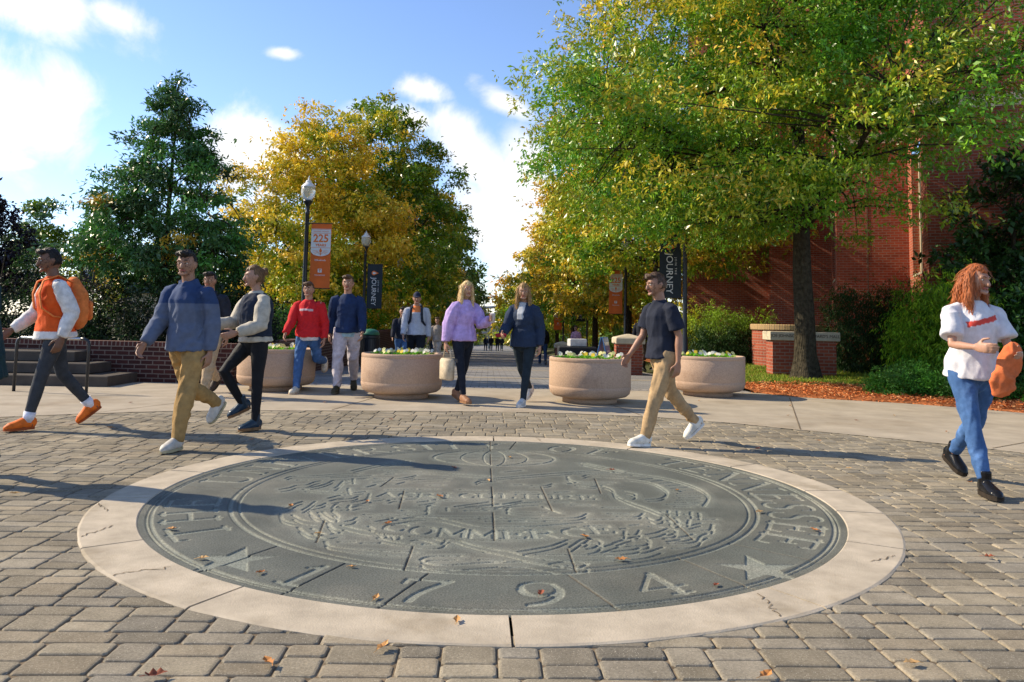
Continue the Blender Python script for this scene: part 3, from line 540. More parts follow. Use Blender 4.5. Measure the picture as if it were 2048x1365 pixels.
# ================================================================== BUILDING
def cam2w(xc, d):
    c, s = math.cos(YAW), math.sin(YAW); return (xc*c - d*s, xc*s + d*c)
def building():
    t = empty('brick_building', 'tall red brick building with stepped bays and a limestone band, behind the big oak', 'building', (12, 24, 0))
    du = Vector((-.937, .35)); dv = Vector((.35, .937)); P = [Vector((10.32, 19.0))]
    P = [P[0] - du*11, P[0]]
    for step, run in ((3.5, 1.95), (4.0, 2.05), (3.2, 3.3)):
        P.append(P[-1]+dv*step); P.append(P[-1]+du*run)
    P.append(P[-1]+dv*34)
    W = [Vector(cam2w(p.x, p.y)) for p in P]; H = 17.; o0 = Vector((12, 24))
    L = [p-o0 for p in W]
    # one window slot in the sunlit return of the nearest bay and of the farther ones: (segment index, start, end, sill, head)
    slots = {1: (1.0, 2.75, 2.6, 6.1), 3: (1.1, 3.0, 2.6, 6.2), 5: (.9, 2.5, 2.6, 6.2)}
    b = MB(); wins = []
    def wall(a, c, z0, z1): b.add([(a.x, a.y, z0), (c.x, c.y, z0), (c.x, c.y, z1), (a.x, a.y, z1)], [(0, 1, 2, 3)])
    for k in range(len(L)-1):
        a, c = L[k], L[k+1]
        if k in slots:
            s0, s1, z0, z1 = slots[k]; d = (c-a).normalized(); p, q = a+d*s0, a+d*s1; n = Vector((d.y, -d.x)); n = -n if n.dot(Vector((-1, -.3))) < 0 else n
            wall(a, p, -1, H); wall(q, c, -1, H); wall(p, q, -1, z0); wall(p, q, z1, H)
            dep = .45; pi, qi = p-n*dep, q-n*dep
            b.add([(p.x, p.y, z0), (pi.x, pi.y, z0), (pi.x, pi.y, z1), (p.x, p.y, z1)], [(0, 1, 2, 3)]); b.add([(qi.x, qi.y, z0), (q.x, q.y, z0), (q.x, q.y, z1), (qi.x, qi.y, z1)], [(0, 1, 2, 3)])
            wins.append((p, q, pi, qi, n, d, z0, z1))
        else: wall(a, c, -1, H)
    cx = L[-1]; dx = L[0]
    b.add([(p.x, p.y, H) for p in L]+[(12, 20, H), (14, 0, H)], [tuple(range(len(L)+2))])
    w = b.build('wall', M['redbrick'], t)
    for (p, q, pi, qi, n, d, z0, z1) in wins:
        f = MB(); g = MB(); wdt = (q-p).length
        mid = lambda u, dn: p + d*u - n*dn
        ang = math.atan2(d.y, d.x)
        for u0, u1, za, zb in ((0, .12, z0, z1), (wdt-.12, wdt, z0, z1), (.12, wdt-.12, z0, z0+.14), (.12, wdt-.12, z1-.14, z1), (wdt/2-.05, wdt/2+.05, z0+.14, z1-.14), (.12, wdt/2-.05, z0+2.2, z0+2.3), (wdt/2+.05, wdt-.12, z0+2.2, z0+2.3)):
            c = mid((u0+u1)/2, .28); f.box((c.x, c.y, (za+zb)/2), (u1-u0, .2, zb-za), ang)
        c = mid(wdt/2, .34); g.box((c.x, c.y, (z0+z1)/2), (wdt-.24, .02, z1-z0-.28), ang)
        c = mid(wdt/2, .20); f.box((c.x, c.y, z0+.03), (wdt-.01, .42, .06), ang)
        wo = f.build('window', M['limestone'], t); g.build('pane', M['glass_dark'], wo)
    # limestone string course, 3 mm proud pieces round the bays
    s = MB()
    for k in range(0, len(L)-2):
        a, c = L[k], L[k+1]; d = (c-a).normalized(); m = (a+c)/2; s.box((m.x, m.y, 6.78), ((c-a).length+.06, .07, .32), math.atan2(d.y, d.x))
    s.build('string_course', M['limestone'], t)
    # limestone quoin strip at the foot of each pier and a thin expansion joint
    for k in (0, 2, 4):
        a, c = L[k], L[k+1]; d = (c-a).normalized()
        for u in ((3.0, 6.5) if k == 0 else (1.1,)):
            m = c - d*u if k == 0 else a + d*u
            j = MB(); j.box((m.x, m.y, 3.2), (.025, .02, 6.5), math.atan2(d.y, d.x)); j.build('expansion_joint', M['sand'], t)
building()

# ================================================================== LEFT WALL, STEPS, HANDRAIL
def left_side():
    t = empty('brick_wall', 'low shade-darkened brick retaining wall with a rowlock top course behind the left planter', 'wall', (-4.3, 13.2, 0))
    b = MB(); c = MB()
    a = Vector((-9.5, 13.75)); e = Vector((-4.3, 13.2)); d = (e-a).normalized(); m = (a+e)/2; ang = math.atan2(d.y, d.x); ln = (e-a).length
    lo = m-Vector((-4.3, 13.2)); n = Vector((-d.y, d.x))
    b.box((lo.x+n.x*.15, lo.y+n.y*.15, .28), (ln, .3, .62), ang); c.box((lo.x+n.x*.15, lo.y+n.y*.15, .635), (ln+.02, .325, .09), ang)
    b.box((-.15, 14.0, -.2), (.3, 27.3, 1.5)); c.box((-.15, 14.0, .596), (.325, 27.3, .09))
    b.build('wall_face', M['wallbrick'], t); c.build('coping', mat_brick('rowlock', (.085, .026, .02), (.055, .017, .014), (.20, .15, .12), w=.075, h=.3, ms=.009), t)
    # raised planting bed behind it
    xs = [-60, -30, -16, -9.4, -4.42]; cols = []
    for x in xs:
        y0 = 13.8-(min(max((x+9.5)/5.2, 0), 1))*.55+.2; cols.append([(x, y, .52) for y in (y0, 20, 30, 41)])
    tag(sheet('planting_bed', cols, M['earth']), kind='structure')
    M['stepstone'] = mat('shaded_step_stone', (.075, .064, .054), .9, .2, .15, 4, .3, 60)  # deep shade on the steps painted into a darker stone colour
    s = empty('stone_steps', 'short flight of worn concrete steps rising at the left edge beside the brick wall', 'steps', (-6.2, 12.4, 0))
    for k, (xr, y) in enumerate(((-5.95, 12.35), (-6.42, 12.72), (-6.85, 13.05))):
        q = MB(); wd = 4.5; q.box((xr-wd/2+6.2, y+.6-12.4, .085+.17*k), (wd, 1.2, .17-.004), 0, .012); q.build('step', M['stepstone'], s)
    h = empty('handrail', 'black metal handrail beside the steps, the glint on its top bar painted as bright metal', 'handrail', (-5.79, 11.41, 0))
    q = MB(); q.tube([(0, 0, 0), (0, 0, .70), (-.02, 0, .75), (-.07, 0, .775), (-.12, 0, .78)], [.022]*5, 10); q.build('post', M['black_metal'], h, True)
    q = MB(); q.tube([(-.12, 0, .78), (-1.0, 0.05, .78)], [.022]*2, 10); q.build('top_bar', M['steel'], h, True)  # glint along the black rail, painted in as a bright steel bar
    q = MB(); q.tube([(-1.0, .05, .78), (-1.04, .05, .76), (-1.06, .05, .70), (-1.06, .05, 0)], [.022]*4, 10); q.build('post', M['black_metal'], h, True)
left_side()

# ================================================================== LAMPS AND BANNERS
def lamp(name, loc, label, globe=True, H=4.95, group='globe lamps along the walk'):
    t = empty(name, label, 'street lamp', loc, 0, group)
    b = MB(); b.lathe([(.16, 0), (.16, .06), (.13, .10), (.12, .35), (.085, .42), (.075, .9), (.062, 1.0), (.058, 2.5), (.05, H-.95), (.06, H-.93), (.06, H-.87), (.048, H-.85), (.05, H-.72), (.085, H-.66), (.115, H-.60), (.12, H-.57), (.09, H-.565)], 16)
    b.build('pole', M['black_metal'], t, True)
    g = MB(); g.lathe([(.085, H-.565), (.115, H-.54), (.155, H-.47), (.178, H-.38), (.182, H-.31), (.172, H-.255), (.16, H-.24)], 28); g.build('globe', M['globe'], t, True)
    c = MB(); c.lathe([(.165, H-.238), (.185, H-.232), (.178, H-.205), (.13, H-.15), (.085, H-.11), (.07, H-.09), (.078, H-.07), (.05, H-.045), (.018, H-.03), (.022, H-.01), (.006, H+.05)], 28); c.build('lamp_cap', M['white_metal'], t, True)
    return t
def text_mesh(txt, size, align='CENTER', bold=0.0, spacing=1.0):
    cu = bpy.data.curves.new('text', 'FONT'); cu.body = txt; cu.size = size; cu.align_x = align; cu.align_y = 'CENTER'; cu.extrude = .0015; cu.offset = bold; cu.space_character = spacing; cu.resolution_u = 3
    o = bpy.data.objects.new('text', cu); C.objects.link(o); dg = bpy.context.evaluated_depsgraph_get(); dg.update()
    me = bpy.data.meshes.new_from_object(o.evaluated_get(dg)); bpy.data.objects.remove(o); bpy.data.curves.remove(cu); return me
def put_text(name, txt, size, mtl, parent, x, z, y=-.012, rot=0, bold=0., spacing=1., sx=1.):
    me = text_mesh(txt, size, bold=bold, spacing=spacing); me.materials.clear()
    T = Matrix.Translation((x, y, z)) @ Matrix.Rotation(math.pi/2, 4, 'X') @ Matrix.Rotation(rot, 4, 'Z') @ Matrix.Diagonal((sx, 1, 1, 1)); me.transform(T)
    return link(name, me, mtl, parent)
def cloth(W, H, seed):
    b = MB(); nx, nz = 8, 22; f = lambda i, j: .006*math.sin(i*1.1+seed)+.012*math.sin(j*.35+seed)*(i/nx)
    fr = [(W*i/nx, f(i, j), -H*j/nz) for j in range(nz+1) for i in range(nx+1)]; bk = [(x, y+.004, z) for x, y, z in fr]; n = nx+1; k = len(fr)
    fs = [(j*n+i, j*n+n+i, j*n+n+i+1, j*n+i+1) for j in range(nz) for i in range(nx)]
    b.add(fr+bk, fs+[tuple(q+k for q in reversed(f_)) for f_ in fs]); return b
def bracket(t, W, z, side):
    q = MB(); q.tube([(-.10*side, .0, z), (0, .0, z), (W*1.03*side, .0, z)], [.011]*3, 8); q.box((-.09*side, 0, z), (.05, .15, .06)); q.build('bracket', M['steel'] if z == 0 else M['black_metal'], t)
def banner225(loc, label, side=1, W=.50, H=1.66, detail=True):
    t = empty('hanging_banner', label, 'banner', loc, 0, 'orange banners on the lamp posts'); x0 = 0 if side > 0 else -W
    bracket(t, W, .012, side); bracket(t, W, -H-.012, side)
    c = cloth(W, H, loc[1]).build('cloth', M['orange_cloth'], t, True); c.location = (x0, 0, 0)
    p = MB(); cx = x0+W/2; yy = -.022
    out = [(cx-W*.485, yy, -.13), (cx-W*.485, yy, -.70)] + [(cx-W*.485*math.cos(a), yy, -.70-.14*math.sin(a)) for a in np.linspace(.1, math.pi-.1, 14)] + [(cx+W*.485, yy, -.70), (cx+W*.485, yy, -.13)]
    p.add(out, [tuple(range(len(out)))]); p.add([(a, b+.003, z) for a, b, z in out], [tuple(reversed(range(len(out))))])
    pan = p.build('shield', M['white_print'], t)
    put_text('lettering', '225', .285, M['orange_print'], t, cx, -.385, yy-.004, bold=.006, sx=.93)
    put_text('lettering', 'YEARS', .088, M['orange_print'], t, cx, -.555, yy-.004, bold=.003, spacing=1.12)
    put_text('lettering', 'LIGHTING THE WAY', .043, M['orange_print'], t, cx, -.20, yy-.004)
    put_text('lettering', '225.utk.edu', .062, M['white_print'], t, cx, -.945, yy-.004, bold=.001)
    put_text('lettering', 'TENNESSEE', .052, M['white_print'], t, cx, -1.335, yy-.004, spacing=1.05)
    e = MB()
    for z in (-.145, -.245, -.62): e.box((cx, yy-.003, z), (W*.93, .002, .008))
    for k in range(11):
        a = math.pi*k/10 + (0 if True else 0); r0, r1 = .075, .19
        ca, sa = math.cos(a), -math.sin(a)
        if -.72+r1*sa < -.84: r1 = .11
        m = ((cx+(r0+r1)/2*ca), -.70+(r0+r1)/2*sa*.8); L_ = r1-r0
        d = Vector((ca, sa*.8)).normalized(); n = Vector((-d.y, d.x))*.004
        e.add([(m[0]-d.x*L_/2+n.x, yy-.003, m[1]-d.y*L_/2+n.y), (m[0]-d.x*L_/2-n.x, yy-.003, m[1]-d.y*L_/2-n.y), (m[0]+d.x*L_/2-n.x, yy-.003, m[1]+d.y*L_/2-n.y), (m[0]+d.x*L_/2+n.x, yy-.003, m[1]+d.y*L_/2+n.y)], [(0, 1, 2, 3)])
    fl = [(cx+.038*math.sin(a)*(1 if a < math.pi else .9), yy-.004, -.70+.045*-math.cos(a)+(.02 if abs(a-math.pi) < .3 else 0)) for a in np.linspace(0, 2*math.pi, 14)[:-1]]
    e.build('ray_emblem', M['orange_print'], t); e = MB(); e.add(fl, [tuple(range(len(fl)))]); e.build('flame_emblem', M['orange_print'], t); e = MB(); e.box((cx, yy-.004, -.785), (.022, .002, .07)); e.build('torch_emblem', M['orange_print'], t)
    q = MB(); q.box((cx, yy-.002, -1.215), (.10, .004, .10)); sq = q.build('emblem_square', M['white_print'], t)
    put_text('lettering', 'T', .09, M['orange_print'], t, cx, -1.215, yy-.007, bold=.004)
    return t
def banner_journey(loc, label, side=1, W=.57, H=1.66):
    t = empty('hanging_banner', label, 'banner', loc, 0, 'dark banners on the posts'); x0 = 0 if side > 0 else -W
    bracket(t, W, .012, side); bracket(t, W, -H-.012, side)
    c = cloth(W, H, loc[1]+2).build('cloth', M['navy_cloth'], t, True); c.location = (x0, 0, 0); cx = x0+W/2
    put_text('lettering', 'JOURNEY', .25, M['white_print'], t, cx-.035, -1.03, -.024, rot=-math.pi/2, spacing=1.0, sx=1.)
    put_text('lettering', 'JOIN THE', .075, M['white_print'], t, cx+.135, -.83, -.024, rot=-math.pi/2, spacing=1.5)
    def drop(s, mtl, y):
        q = MB(); pts = [(.16*s, 0)] + [(.085*s*math.cos(a)-.03*s, .085*s*math.sin(a)) for a in np.linspace(.75, 2*math.pi-.75, 14)]
        # the drop lies on its side, point to the right, above the word
        q.add([(cx-.01+px, y, -.33+pz) for px, pz in pts], [tuple(range(len(pts)))]); q.build('flame_emblem', mtl, t)
    drop(1.0, M['orange_print'], -.024)
    q = MB(); pts = [(.085, 0)] + [(.045*math.cos(a)-.03, .045*math.sin(a)) for a in np.linspace(.8, 2*math.pi-.8, 12)]
    q.add([(cx-.012+px, -.028, -.33+pz) for px, pz in pts], [tuple(range(len(pts)))]); q.build('flame_emblem', M['white_print'], t)
    return t
lamp('street_lamp', (-4.78, 20, ground_z(-4.78, 20)), 'tall black globe lamp carrying the orange 225 banner on the left of the walk')
banner225((-4.66, 20, 3.56), 'large orange 225 YEARS banner on the tall lamp left of the walk', 1, .52)
lamp('street_lamp', (-4.78, 29.5, ground_z(-3, 29.5)), 'farther black globe lamp carrying a dark banner, left of the walk among the trees')
banner_journey((-4.68, 29.5, 3.18), 'dark JOURNEY banner on the left of the walk under the green tree', 1)
lamp('street_lamp', (5.10, 20, ground_z(5.1, 20)), 'slim black lamp post with a dark banner, its top lost in the right-hand tree', H=4.95)
banner_journey((5.0, 20, 3.50), 'large dark JOURNEY banner half under the leaves on the right of the walk', -1)
lamp('street_lamp', (5.22, 29.5, ground_z(0, 29.5)), 'black lamp post with an orange banner behind the brick pier, right of the walk')
banner225((5.10, 29.5, 3.15), 'orange 225 banner hanging left of its post on the right of the walk', -1, .52)
lamp('street_lamp', (5.10, 53, ground_z(0, 53)), 'small distant globe lamp with a lit-looking white globe on the right of the walk', H=4.6)
banner225((5.0, 53, 2.22), 'smallest orange 225 banner, far down the right of the walk', -1, .56)
lamp('street_lamp', (5.85, 46, ground_z(0, 46)), 'distant black post with a dark banner, far down the right of the walk', H=4.6)
banner_journey((5.75, 46, 2.85), 'distant dark JOURNEY banner partly behind leaves on the right', -1)
lamp('street_lamp', (-4.42, 38, ground_z(0, 38)), 'distant black post behind the man in the cap, left of the walk')
banner225((-4.32, 38, 1.9), 'distant orange banner beside the man with the cap and backpack', 1, .45, 1.5)
lamp('street_lamp', (-4.1, 55, ground_z(0, 55)), 'far black post above the person in the yellow jacket')
banner225((-4.0, 55, 1.0), 'tiny far orange banner above the person in the yellow jacket', 1, .5, 1.2)
def far_left_sign():
    t = empty('post_banner', 'dark narrow banner between two black posts in the shrubs at far left', 'banner', (-13.6, 26, .4))
    b = MB(); b.tube([(0, 0, 0), (0, 0, 3.3)], [.035, .035], 8); b.tube([(.42, 0, 0), (.42, 0, 3.0)], [.035, .035], 8); b.build('post', M['black_metal'], t)
    c = MB(); c.box((.2, -.0, 2.5), (.34, .02, 1.5)); c.build('cloth', M['navy_cloth'], t)
    put_text('lettering', 'JOURNEY', .2, M['white_print'], t, .2, 2.4, -.015, rot=-math.pi/2)
far_left_sign()

# ================================================================== PLANTERS
def planter(loc, label, s=1.0):
    t = empty('concrete_planter', label, 'planter', loc, random.random()*6, 'round concrete planters')
    b = MB(); b.lathe([(.40, 0), (.40, .055), (.39, .062), (.45, .072), (.535, .092), (.580, .130), (.598, .195), (.601, .232), (.596, .236), (.598, .242), (.600, .585), (.596, .589), (.600, .594), (.602, .63), (.594, .645), (.575, .65), (.545, .645), (.53, .62), (.525, .55), (.0, .55)], 72)
    b.build('bowl', M['planter'], t, True)
    q = MB(); q.lathe([(.526, .555), (.4, .585), (.2, .60), (.001, .605)], 40); q.build('soil', M['soil'], t, True)
    return t
PL = [((-3.36, 12.45, .006), 'round beige concrete planter at the left, partly behind the walkers', 'leftmost planter'),
      ((-1.28, 11.6, .006), 'round beige concrete planter with a dark vertical stain, left of the walk opening', 'planter left of the walk opening'),
      ((1.50, 11.4, .006), 'round beige concrete planter right of the walk opening, behind the man in tan trousers', 'planter right of the walk opening'),
      ((3.63, 12.75, .006), 'round beige concrete planter in front of the lawn and dark hedge, rightmost of the row', 'rightmost planter')]
# ================================================================== SIGN PIER, PIERS, SMALL THINGS
def sign_pier():
    t = empty('sign_pier', 'brick pier with a lettered limestone slab on top, standing behind the big tree trunk', 'brick pier', (7.05, 17.1, -.02), -.07)
    b = MB(); b.box((0, .25, .43), (1.40, .5, .86)); b.build('brick_base', M['redbrick'], t)
    c = MB(); c.box((0, .25, .96), (1.54, .62, .2), 0, .012); s = c.build('cap_slab', M['limestone'], t)
    put_text('lettering', 'JOE JOHNSON•JOHN WARD\'S MALL', .096, mat('inscription', (.07, .055, .04)), s, 0, .965, -.064, sx=.98)
sign_pier()
def round_wall():
    t = empty('curved_brick_wall', 'curved brick planter wall with a tan rowlock rim behind the sign pier', 'brick wall', (8.35, 21.2, 0))
    b = MB(); b.lathe([(1.02, 0), (1.02, 1.04), (.8, 1.04), (.8, .9), (.01, .9)], 48); b.build('wall_face', M['redbrick'], t)
    c = MB(); c.lathe([(1.06, 1.043), (1.07, 1.06), (1.07, 1.18), (1.05, 1.2), (.80, 1.2), (.78, 1.05)], 48)
    c.build('rim', mat_brick('tan_rowlock', (.44, .30, .15), (.36, .24, .11), (.22, .16, .10), w=.07, h=.5), t)
round_wall()
def pier(loc, label, w, h):
    t = empty('brick_pier', label, 'brick pier', loc, 0, 'capped brick piers beside the walk')
    b = MB(); b.box((0, 0, h/2), (w, w, h)); b.box((0, 0, h*.62), (w+.05, w+.05, .075)); b.build('brick_shaft', M['redbrick'], t)
    c = MB(); c.rings([[(sx*k, sy*k, z) for sx, sy in ((-1, -1), (1, -1), (1, 1), (-1, 1))] for k, z in ((w/2+.05, h), (w/2+.06, h+.02), (w/2+.06, h+.14), (w/2+.03, h+.17), (.04, h+.26))]); c.build('cap', M['limestone'], t)
pier((3.80, 21, ground_z(0, 21)), 'nearer capped brick pier right of the walk, beside the blue folding board', .66, .84)
pier((2.95, 31, ground_z(0, 31)), 'farther and smaller capped brick pier right of the walk', .5, .66)
def low_wall():
    t = empty('low_brick_wall', 'low brick wall linking the two capped piers right of the walk', 'wall', (3.3, 26, ground_z(0, 26)))
    b = MB(); b.tube([(.25, -4.3, .1), (-.2, 4.7, -.15)], [(.28, .12)]*2, 4); b = MB()
    a, e = Vector((.45, -4.6)), Vector((-.3, 4.7)); d = e-a; b.box(((a.x+e.x)/2, (a.y+e.y)/2, .12), (d.length, .25, .75), math.atan2(d.y, d.x)); b.build('wall_face', M['redbrick'], t)
    c = MB(); c.box(((a.x+e.x)/2, (a.y+e.y)/2, .53), (d.length, .31, .07), math.atan2(d.y, d.x)); c.build('coping', M['limestone'], t)
low_wall()
def board():
    t = empty('folding_board', 'blue and white folding sign board leaning beside the nearer brick pier', 'sign board', (3.12, 20.8, ground_z(0, 20.8)), 1.15)
    m1 = mat('board_blue', (.06, .20, .45), .4, .5, .1); m2 = mat('board_white', (.62, .68, .75), .4, .5, .1)
    for s in (1, -1):
        q = MB(); q.rings([[(x, s*(.02+.22*(1-z/1.0))+dy, z) for x in (-.26, .26) for dy in ((0, .02) if x < 0 else (.02, 0))] for z in (0, 1.0)]); pn = q.build('panel', m1, t)
        if s < 0:
            for k, (z, w, h) in enumerate(((.82, .40, .09), (.62, .30, .05), (.52, .36, .05), (.30, .40, .12))):
                r = MB(); y = -(.02+.22*(1-z))-.004; r.rings([[(x, -(.02+.22*(1-zz))-.002-dy, zz) for x in (-w/2, w/2) for dy in ((0, .004) if x < 0 else (.004, 0))] for zz in (z-h/2, z+h/2)]); r.build('printed_block', m2, pn)
board()
def table():
    t = empty('folding_table', 'dark cloth-covered table beside the blue board, right of the walk', 'table', (2.55, 22.3, ground_z(0, 22.3)))
    q = MB(); q.box((0, 0, .37), (1.1, .6, .72), 0, .03); q.build('cloth_cover', mat('black_cloth', (.012, .014, .018), .8), t)
    o = MB(); o.box((0, 0, 0), (.5, .3, .22), .2, .02); w = o.build('white_bag', mat('white_plastic', (.6, .58, .55), .5), None, loc=(2.55, 22.3, ground_z(0, 22.3)+.845)); tag(w, 'crumpled white bag lying on the dark table', 'bag')
    o = MB(); o.box((0, 0, .2), (.42, .3, .4), .1, .03); o.box((0, 0, .42), (.45, .33, .05), .1, .015); w = o.build('drink_cooler', mat('cooler_tan', (.38, .33, .26), .5), None, loc=(2.05, 22.0, ground_z(0, 22))); tag(w, 'small tan cooler box on the ground left of the dark table', 'cooler')
table()
def trash():
    t = empty('trash_bin', 'black litter bin with a domed green lid behind the man in the navy shirt', 'litter bin', (-3.35, 22, ground_z(0, 22)))
    b = MB(); b.lathe([(.22, 0), (.24, .04), (.25, .85), (.27, .87), (.27, .93), (.2, .95)], 24)
    for k in range(24):
        a = 2*math.pi*k/24; b.box((.262*math.cos(a), .262*math.sin(a), .45), (.02, .03, .78), a)
    b.build('body', M['black_metal'], t)
    c = MB(); c.lathe([(.262, .95), (.265, .98), (.22, 1.06), (.12, 1.11), (.01, 1.125)], 24); c.build('lid', mat('bin_green', (.02, .14, .08), .4, .5), t, True)
trash()
def pavilion():
    t = empty('slatted_pavilion', 'pale pavilion of tilted slabs and beams closing the far end of the walk', 'pavilion', (0, 128, ground_z(0, 128)))
    m = mat('pale_stone', (.55, .52, .46), .8); g = mat('pale_roof', (.46, .46, .47), .7); rnd = random.Random(5)
    for k, (x, z, w, tl) in enumerate(((-2.0, 6.6, 8, .10), (1.0, 5.6, 7, -.13), (-3.0, 4.6, 9, .05), (.8, 3.6, 8, -.06), (-1.5, 8.2, 5, .22), (-1.0, 2.6, 9, .03))):
        q = MB(); q.tube([(x-w/2, 0, z-w/2*tl), (x+w/2, 0, z+w/2*tl)], [(.22, 1.4)]*2, 4, ref=(0, 0, 1)); q.build('roof_slab', m if k % 2 else g, t)
    for x in (-5, -2.6, 0, 2.2, 4):
        q = MB(); q.box((x, 0, 2.6), (.3, .3, 5.2)); q.build('column', m, t)
    q = MB(); q.tube([(-.4, -1, 3), (-1.2, -1, 10)], [.12, .08], 6); q.build('mast', m, t)
pavilion()
def far_hall():
    t = empty('far_building', 'low pale building with a dark green flat roof seen between the left trees', 'building', (-15.5, 44, -.6))
    b = MB(); b.box((0, 0, 1.4), (7, 5, 2.8)); b.build('wall', M['limestone'], t); c = MB(); c.box((0, 0, 3.1), (7.6, 5.6, .6)); c.build('roof', mat('roof_green', (.03, .06, .05), .6), t)
    for x in (-2.4, -.8, .8, 2.4):
        w = MB(); w.box((x, -2.5, 1.5), (.9, .06, 1.2)); f = w.build('window', M['limestone'], t); g = MB(); g.box((x, -2.54, 1.5), (.76, .02, 1.06)); g.build('pane', M['glass_dark'], f)
far_hall()
# ================================================================== LEAVES, TREES, SHRUBS
def leaf_mesh(name, P, DIR, NRM, L, W, COL, fold=.25):
    """one folded kite (two triangles' worth of quad) per leaf"""
    n = len(P); DIR = DIR/np.linalg.norm(DIR, axis=1, keepdims=True)
    S = np.cross(DIR, NRM); S /= (np.linalg.norm(S, axis=1, keepdims=True)+1e-6); U = np.cross(S, DIR)
    L = L[:, None]; W = W[:, None]
    V = np.empty((n, 4, 3), np.float32)
    V[:, 0] = P; V[:, 1] = P+DIR*L*.5+S*W*.5+U*W*fold*.5; V[:, 2] = P+DIR*L-U*L*.12; V[:, 3] = P+DIR*L*.5-S*W*.5+U*W*fold*.5
    me = bpy.data.meshes.new(name); me.vertices.add(n*4); me.vertices.foreach_set('co', V.ravel())
    me.loops.add(n*4); me.loops.foreach_set('vertex_index', np.arange(n*4, dtype=np.int32))
    me.polygons.add(n); me.polygons.foreach_set('loop_start', np.arange(0, n*4, 4, dtype=np.int32)); me.update(calc_edges=True)
    ca = me.color_attributes.new('Col', 'FLOAT_COLOR', 'POINT'); c4 = np.ones((n, 4, 4), np.float32); c4[:, :, :3] = COL[:, None, :]; ca.data.foreach_set('color', c4.ravel())
    return me
def unit(n, rng):
    v = rng.normal(size=(n, 3)); return v/np.linalg.norm(v, axis=1, keepdims=True)
GREEN = np.array((.078, .300, .016)); DGREEN = np.array((.046, .122, .024)); YGREEN = np.array((.32, .50, .02)); YEL = np.array((.90, .66, .04)); ORG = np.array((.90, .46, .05)); BGREEN = np.array((.058, .120, .045)); PURP = np.array((.020, .014, .018))
def clumps_to_leaves(name, cen, rad_, per, pal, rng, lsize, lw=.45, droop=.35, star=True, axis=None, tip=None):
    """cen: clump centres, rad_: clump radii (k,3); pal: per clump colour (k,3); leaves sit on little twigs inside each clump"""
    k = len(cen); n = k*per; ci = np.repeat(np.arange(k), per)
    # small tufts: leaves come in rosettes of about 5
    nt_ = max(1, per//5); tuft = cen[:, None, :] + rng.normal(size=(k, nt_, 3))*rad_[:, None, :]*.55
    ti = rng.integers(0, nt_, size=n); P = tuft[ci, ti] + rng.normal(size=(n, 3))*lsize*.35
    out = P - (axis if axis is not None else cen.mean(0)); out /= np.linalg.norm(out, axis=1, keepdims=True)+1e-6
    d = unit(n, rng) + out*.55 - np.array((0, 0, droop)); nr = unit(n, rng)*.9 + np.array((0, 0, .8)) + out*.3
    L = lsize*rng.uniform(.65, 1.3, n); W = L*lw*rng.uniform(.7, 1.25, n)
    tcol = rng.normal(0, .10, size=(k, nt_, 1)); col = pal[ci]
    if tip is not None:
        s = ((P-cen[ci])*out).sum(1)/rad_[ci, 0] + (P[:, 2]-cen[ci, 2])/rad_[ci, 2]*.25
        w = np.clip(.42+.75*s+rng.normal(0, .22, n), 0, 1)*np.clip(tip[1][ci]*1.5, 0, 1.0); w = np.where(tip[1][ci] > .75, np.maximum(w, tip[1][ci]-.45), w)[:, None]
        col = col*(1-w)+tip[0][ci]*w
    col = col*(1+tcol[ci, ti]+rng.normal(0, .12, (n, 1)))
    return leaf_mesh(name, P, d, nr, L, W, np.clip(col, .004, 1))
